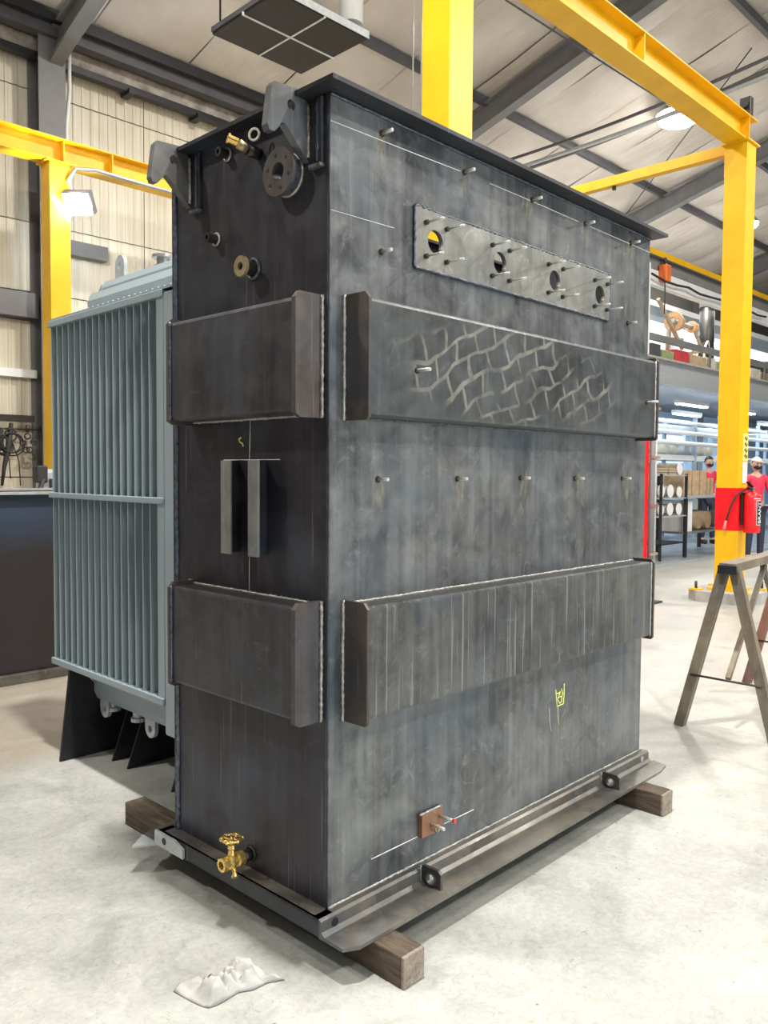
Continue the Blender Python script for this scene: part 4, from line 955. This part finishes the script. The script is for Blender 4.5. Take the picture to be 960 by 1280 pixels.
# ------------------------------------------------------------------ two workers
skin = simple('skin', (.55, .33, .24), .5, 0, .05); hairm = simple('dark_hair', (.015, .012, .012), .5); pinkred = simple('red_sweater', (.75, .03, .08), .7, 0, .1, 20); trousers = simple('dark_trousers', (.03, .035, .06), .8)
def person(x, y, face, label, cap=False):
    p = thing('person', label, 'person', (x, y, .05), face)     # faces local -Y
    J = {'pelvis': (0, 0, .95), 'waist': (0, 0, 1.08), 'chest': (0, -.01, 1.28), 'neckb': (0, 0, 1.46), 'neck': (0, -.01, 1.52), 'head': (0, -.02, 1.58)}
    ed = [('pelvis', 'waist'), ('waist', 'chest'), ('chest', 'neckb'), ('neckb', 'neck'), ('neck', 'head')]
    Rr = {'pelvis': .135, 'waist': .12, 'chest': .15, 'neckb': .075, 'neck': .05, 'head': .05}
    for s, n_ in ((1, 'l'), (-1, 'r')):
        J.update({'sh'+n_: (s*.19, 0, 1.41), 'el'+n_: (s*.25, -.06, 1.14), 'wr'+n_: (s*.17, -.30, 1.13), 'ha'+n_: (s*.14, -.38, 1.14), 'hip'+n_: (s*.09, 0, .88), 'kn'+n_: (s*.1, -.02, .5), 'an'+n_: (s*.11, .02, .09), 'to'+n_: (s*.12, -.16, .04)})
        Rr.update({'sh'+n_: .065, 'el'+n_: .043, 'wr'+n_: .03, 'ha'+n_: .036, 'hip'+n_: .09, 'kn'+n_: .06, 'an'+n_: .045, 'to'+n_: .04})
        ed += [('neckb', 'sh'+n_), ('sh'+n_, 'el'+n_), ('el'+n_, 'wr'+n_), ('wr'+n_, 'ha'+n_), ('pelvis', 'hip'+n_), ('hip'+n_, 'kn'+n_), ('kn'+n_, 'an'+n_), ('an'+n_, 'to'+n_)]
        for q in range(4):
            a = f'f{q}{n_}'; b = f'g{q}{n_}'; xx = s*(.14-.022*(q-1.5)*s*1)
            J[a] = (xx, -.42, 1.15-.004*q); J[b] = (xx, -.45-.006*(q % 2), 1.13); Rr[a] = .011; Rr[b] = .009; ed += [('ha'+n_, a), (a, b)]
        J['th'+n_] = (s*.10, -.38, 1.17); Rr['th'+n_] = .011; ed.append(('ha'+n_, 'th'+n_))
    def skinmesh(names, nm, mat, root, grow=0):
        idx = {k: i for i, k in enumerate(names)}; me = bpy.data.meshes.new(nm)
        me.from_pydata([J[k] for k in names], [(idx[a], idx[b]) for a, b in ed if a in idx and b in idx], [])
        o = bpy.data.objects.new(nm, me); C.objects.link(o); m = o.modifiers.new('skin', 'SKIN'); m.use_smooth_shade = True
        for k, i in idx.items():
            v_ = me.skin_vertices[0].data[i]; v_.radius = (Rr[k]+grow, Rr[k]*(.8 if k in ('chest', 'waist', 'pelvis') else 1)+grow); v_.use_root = (k == root)
        s_ = o.modifiers.new('sub', 'SUBSURF'); s_.levels = 1; s_.render_levels = 1
        bpy.context.view_layer.update()
        m2 = bpy.data.meshes.new_from_object(o.evaluated_get(bpy.context.evaluated_depsgraph_get())); bpy.data.objects.remove(o)
        m2.materials.clear(); m2.materials.append(mat); o = bpy.data.objects.new(nm, m2); C.objects.link(o); o.parent = p; return o
    skinmesh(list(J), 'body', skin, 'pelvis')
    skinmesh(['waist', 'chest', 'neckb', 'shl', 'shr', 'ell', 'elr', 'wrl', 'wrr', 'pelvis'], 'sweater', pinkred, 'waist', .012)
    skinmesh(['pelvis', 'hipl', 'hipr', 'knl', 'knr', 'anl', 'anr'], 'trousers', trousers, 'pelvis', .011)
    for s in (1, -1): B(s*.115-.045, -.2, .0, s*.115+.045, .07, .09, .03).build('shoe', M['rubber'], p)
    mb = MB(); bmesh.ops.create_uvsphere(mb.bm, u_segments=24, v_segments=16, radius=.1, matrix=Matrix.Translation((0, -.02, 1.66)) @ Matrix.Diagonal((.8, .95, 1.2, 1)))
    for v_ in mb.bm.verts:
        if v_.co.y < -.03 and v_.co.z < 1.62: v_.co.x *= .88
        if abs(v_.co.x) < .018 and v_.co.y < -.1 and 1.62 < v_.co.z < 1.67: v_.co.y -= .02
    mb.sphere((.082, -.01, 1.655), .02, 8, (.5, 1, 1.5)); mb.sphere((-.082, -.01, 1.655), .02, 8, (.5, 1, 1.5))
    h = mb.build('head', skin, p, smooth=True)
    for s in (1, -1): MB().sphere((s*.03, -.107, 1.675), .011, 8).build('eye', M['black'], h)
    mb = MB(); bmesh.ops.create_uvsphere(mb.bm, u_segments=20, v_segments=12, radius=.1, matrix=Matrix.Translation((0, -.028, 1.625)) @ Matrix.Diagonal((.74, .98, .62, 1)))
    bmesh.ops.delete(mb.bm, geom=[v_ for v_ in mb.bm.verts if v_.co.y > -.05], context='VERTS'); mb.build('face_mask', M['black'], p, 'black face mask')
    mb = MB(); bmesh.ops.create_uvsphere(mb.bm, u_segments=20, v_segments=14, radius=.108, matrix=Matrix.Translation((0, -.005, 1.685)) @ Matrix.Diagonal((.84, .98, 1.08, 1)))
    bmesh.ops.delete(mb.bm, geom=[v_ for v_ in mb.bm.verts if (v_.co.y < -.03 and v_.co.z < 1.715) or v_.co.z < 1.64], context='VERTS')
    mb.build('cap' if cap else 'hair', M['white'] if cap else hairm, p, 'white cap' if cap else None, smooth=True)
    if not cap: MB().sphere((0, .09, 1.70), .05, 12).build('hair_bun', hairm, p)
    else: MB().prism([(-.07, -.10, 1.715), (-.05, -.16, 1.71), (.05, -.16, 1.71), (.07, -.10, 1.715)], (0, 0, .008)).build('cap_brim', M['white'], p)
    return p
p = person(18.5, 8.0, math.radians(-42), 'person with dark hair, black mask and red sweater behind the cartons'); p.scale = (1.1,)*3
p = person(15.7, 5.9, math.radians(-45), 'person in white cap, black mask and red sweater right of the column', True); p.scale = (1.08,)*3; p.location.z = 0
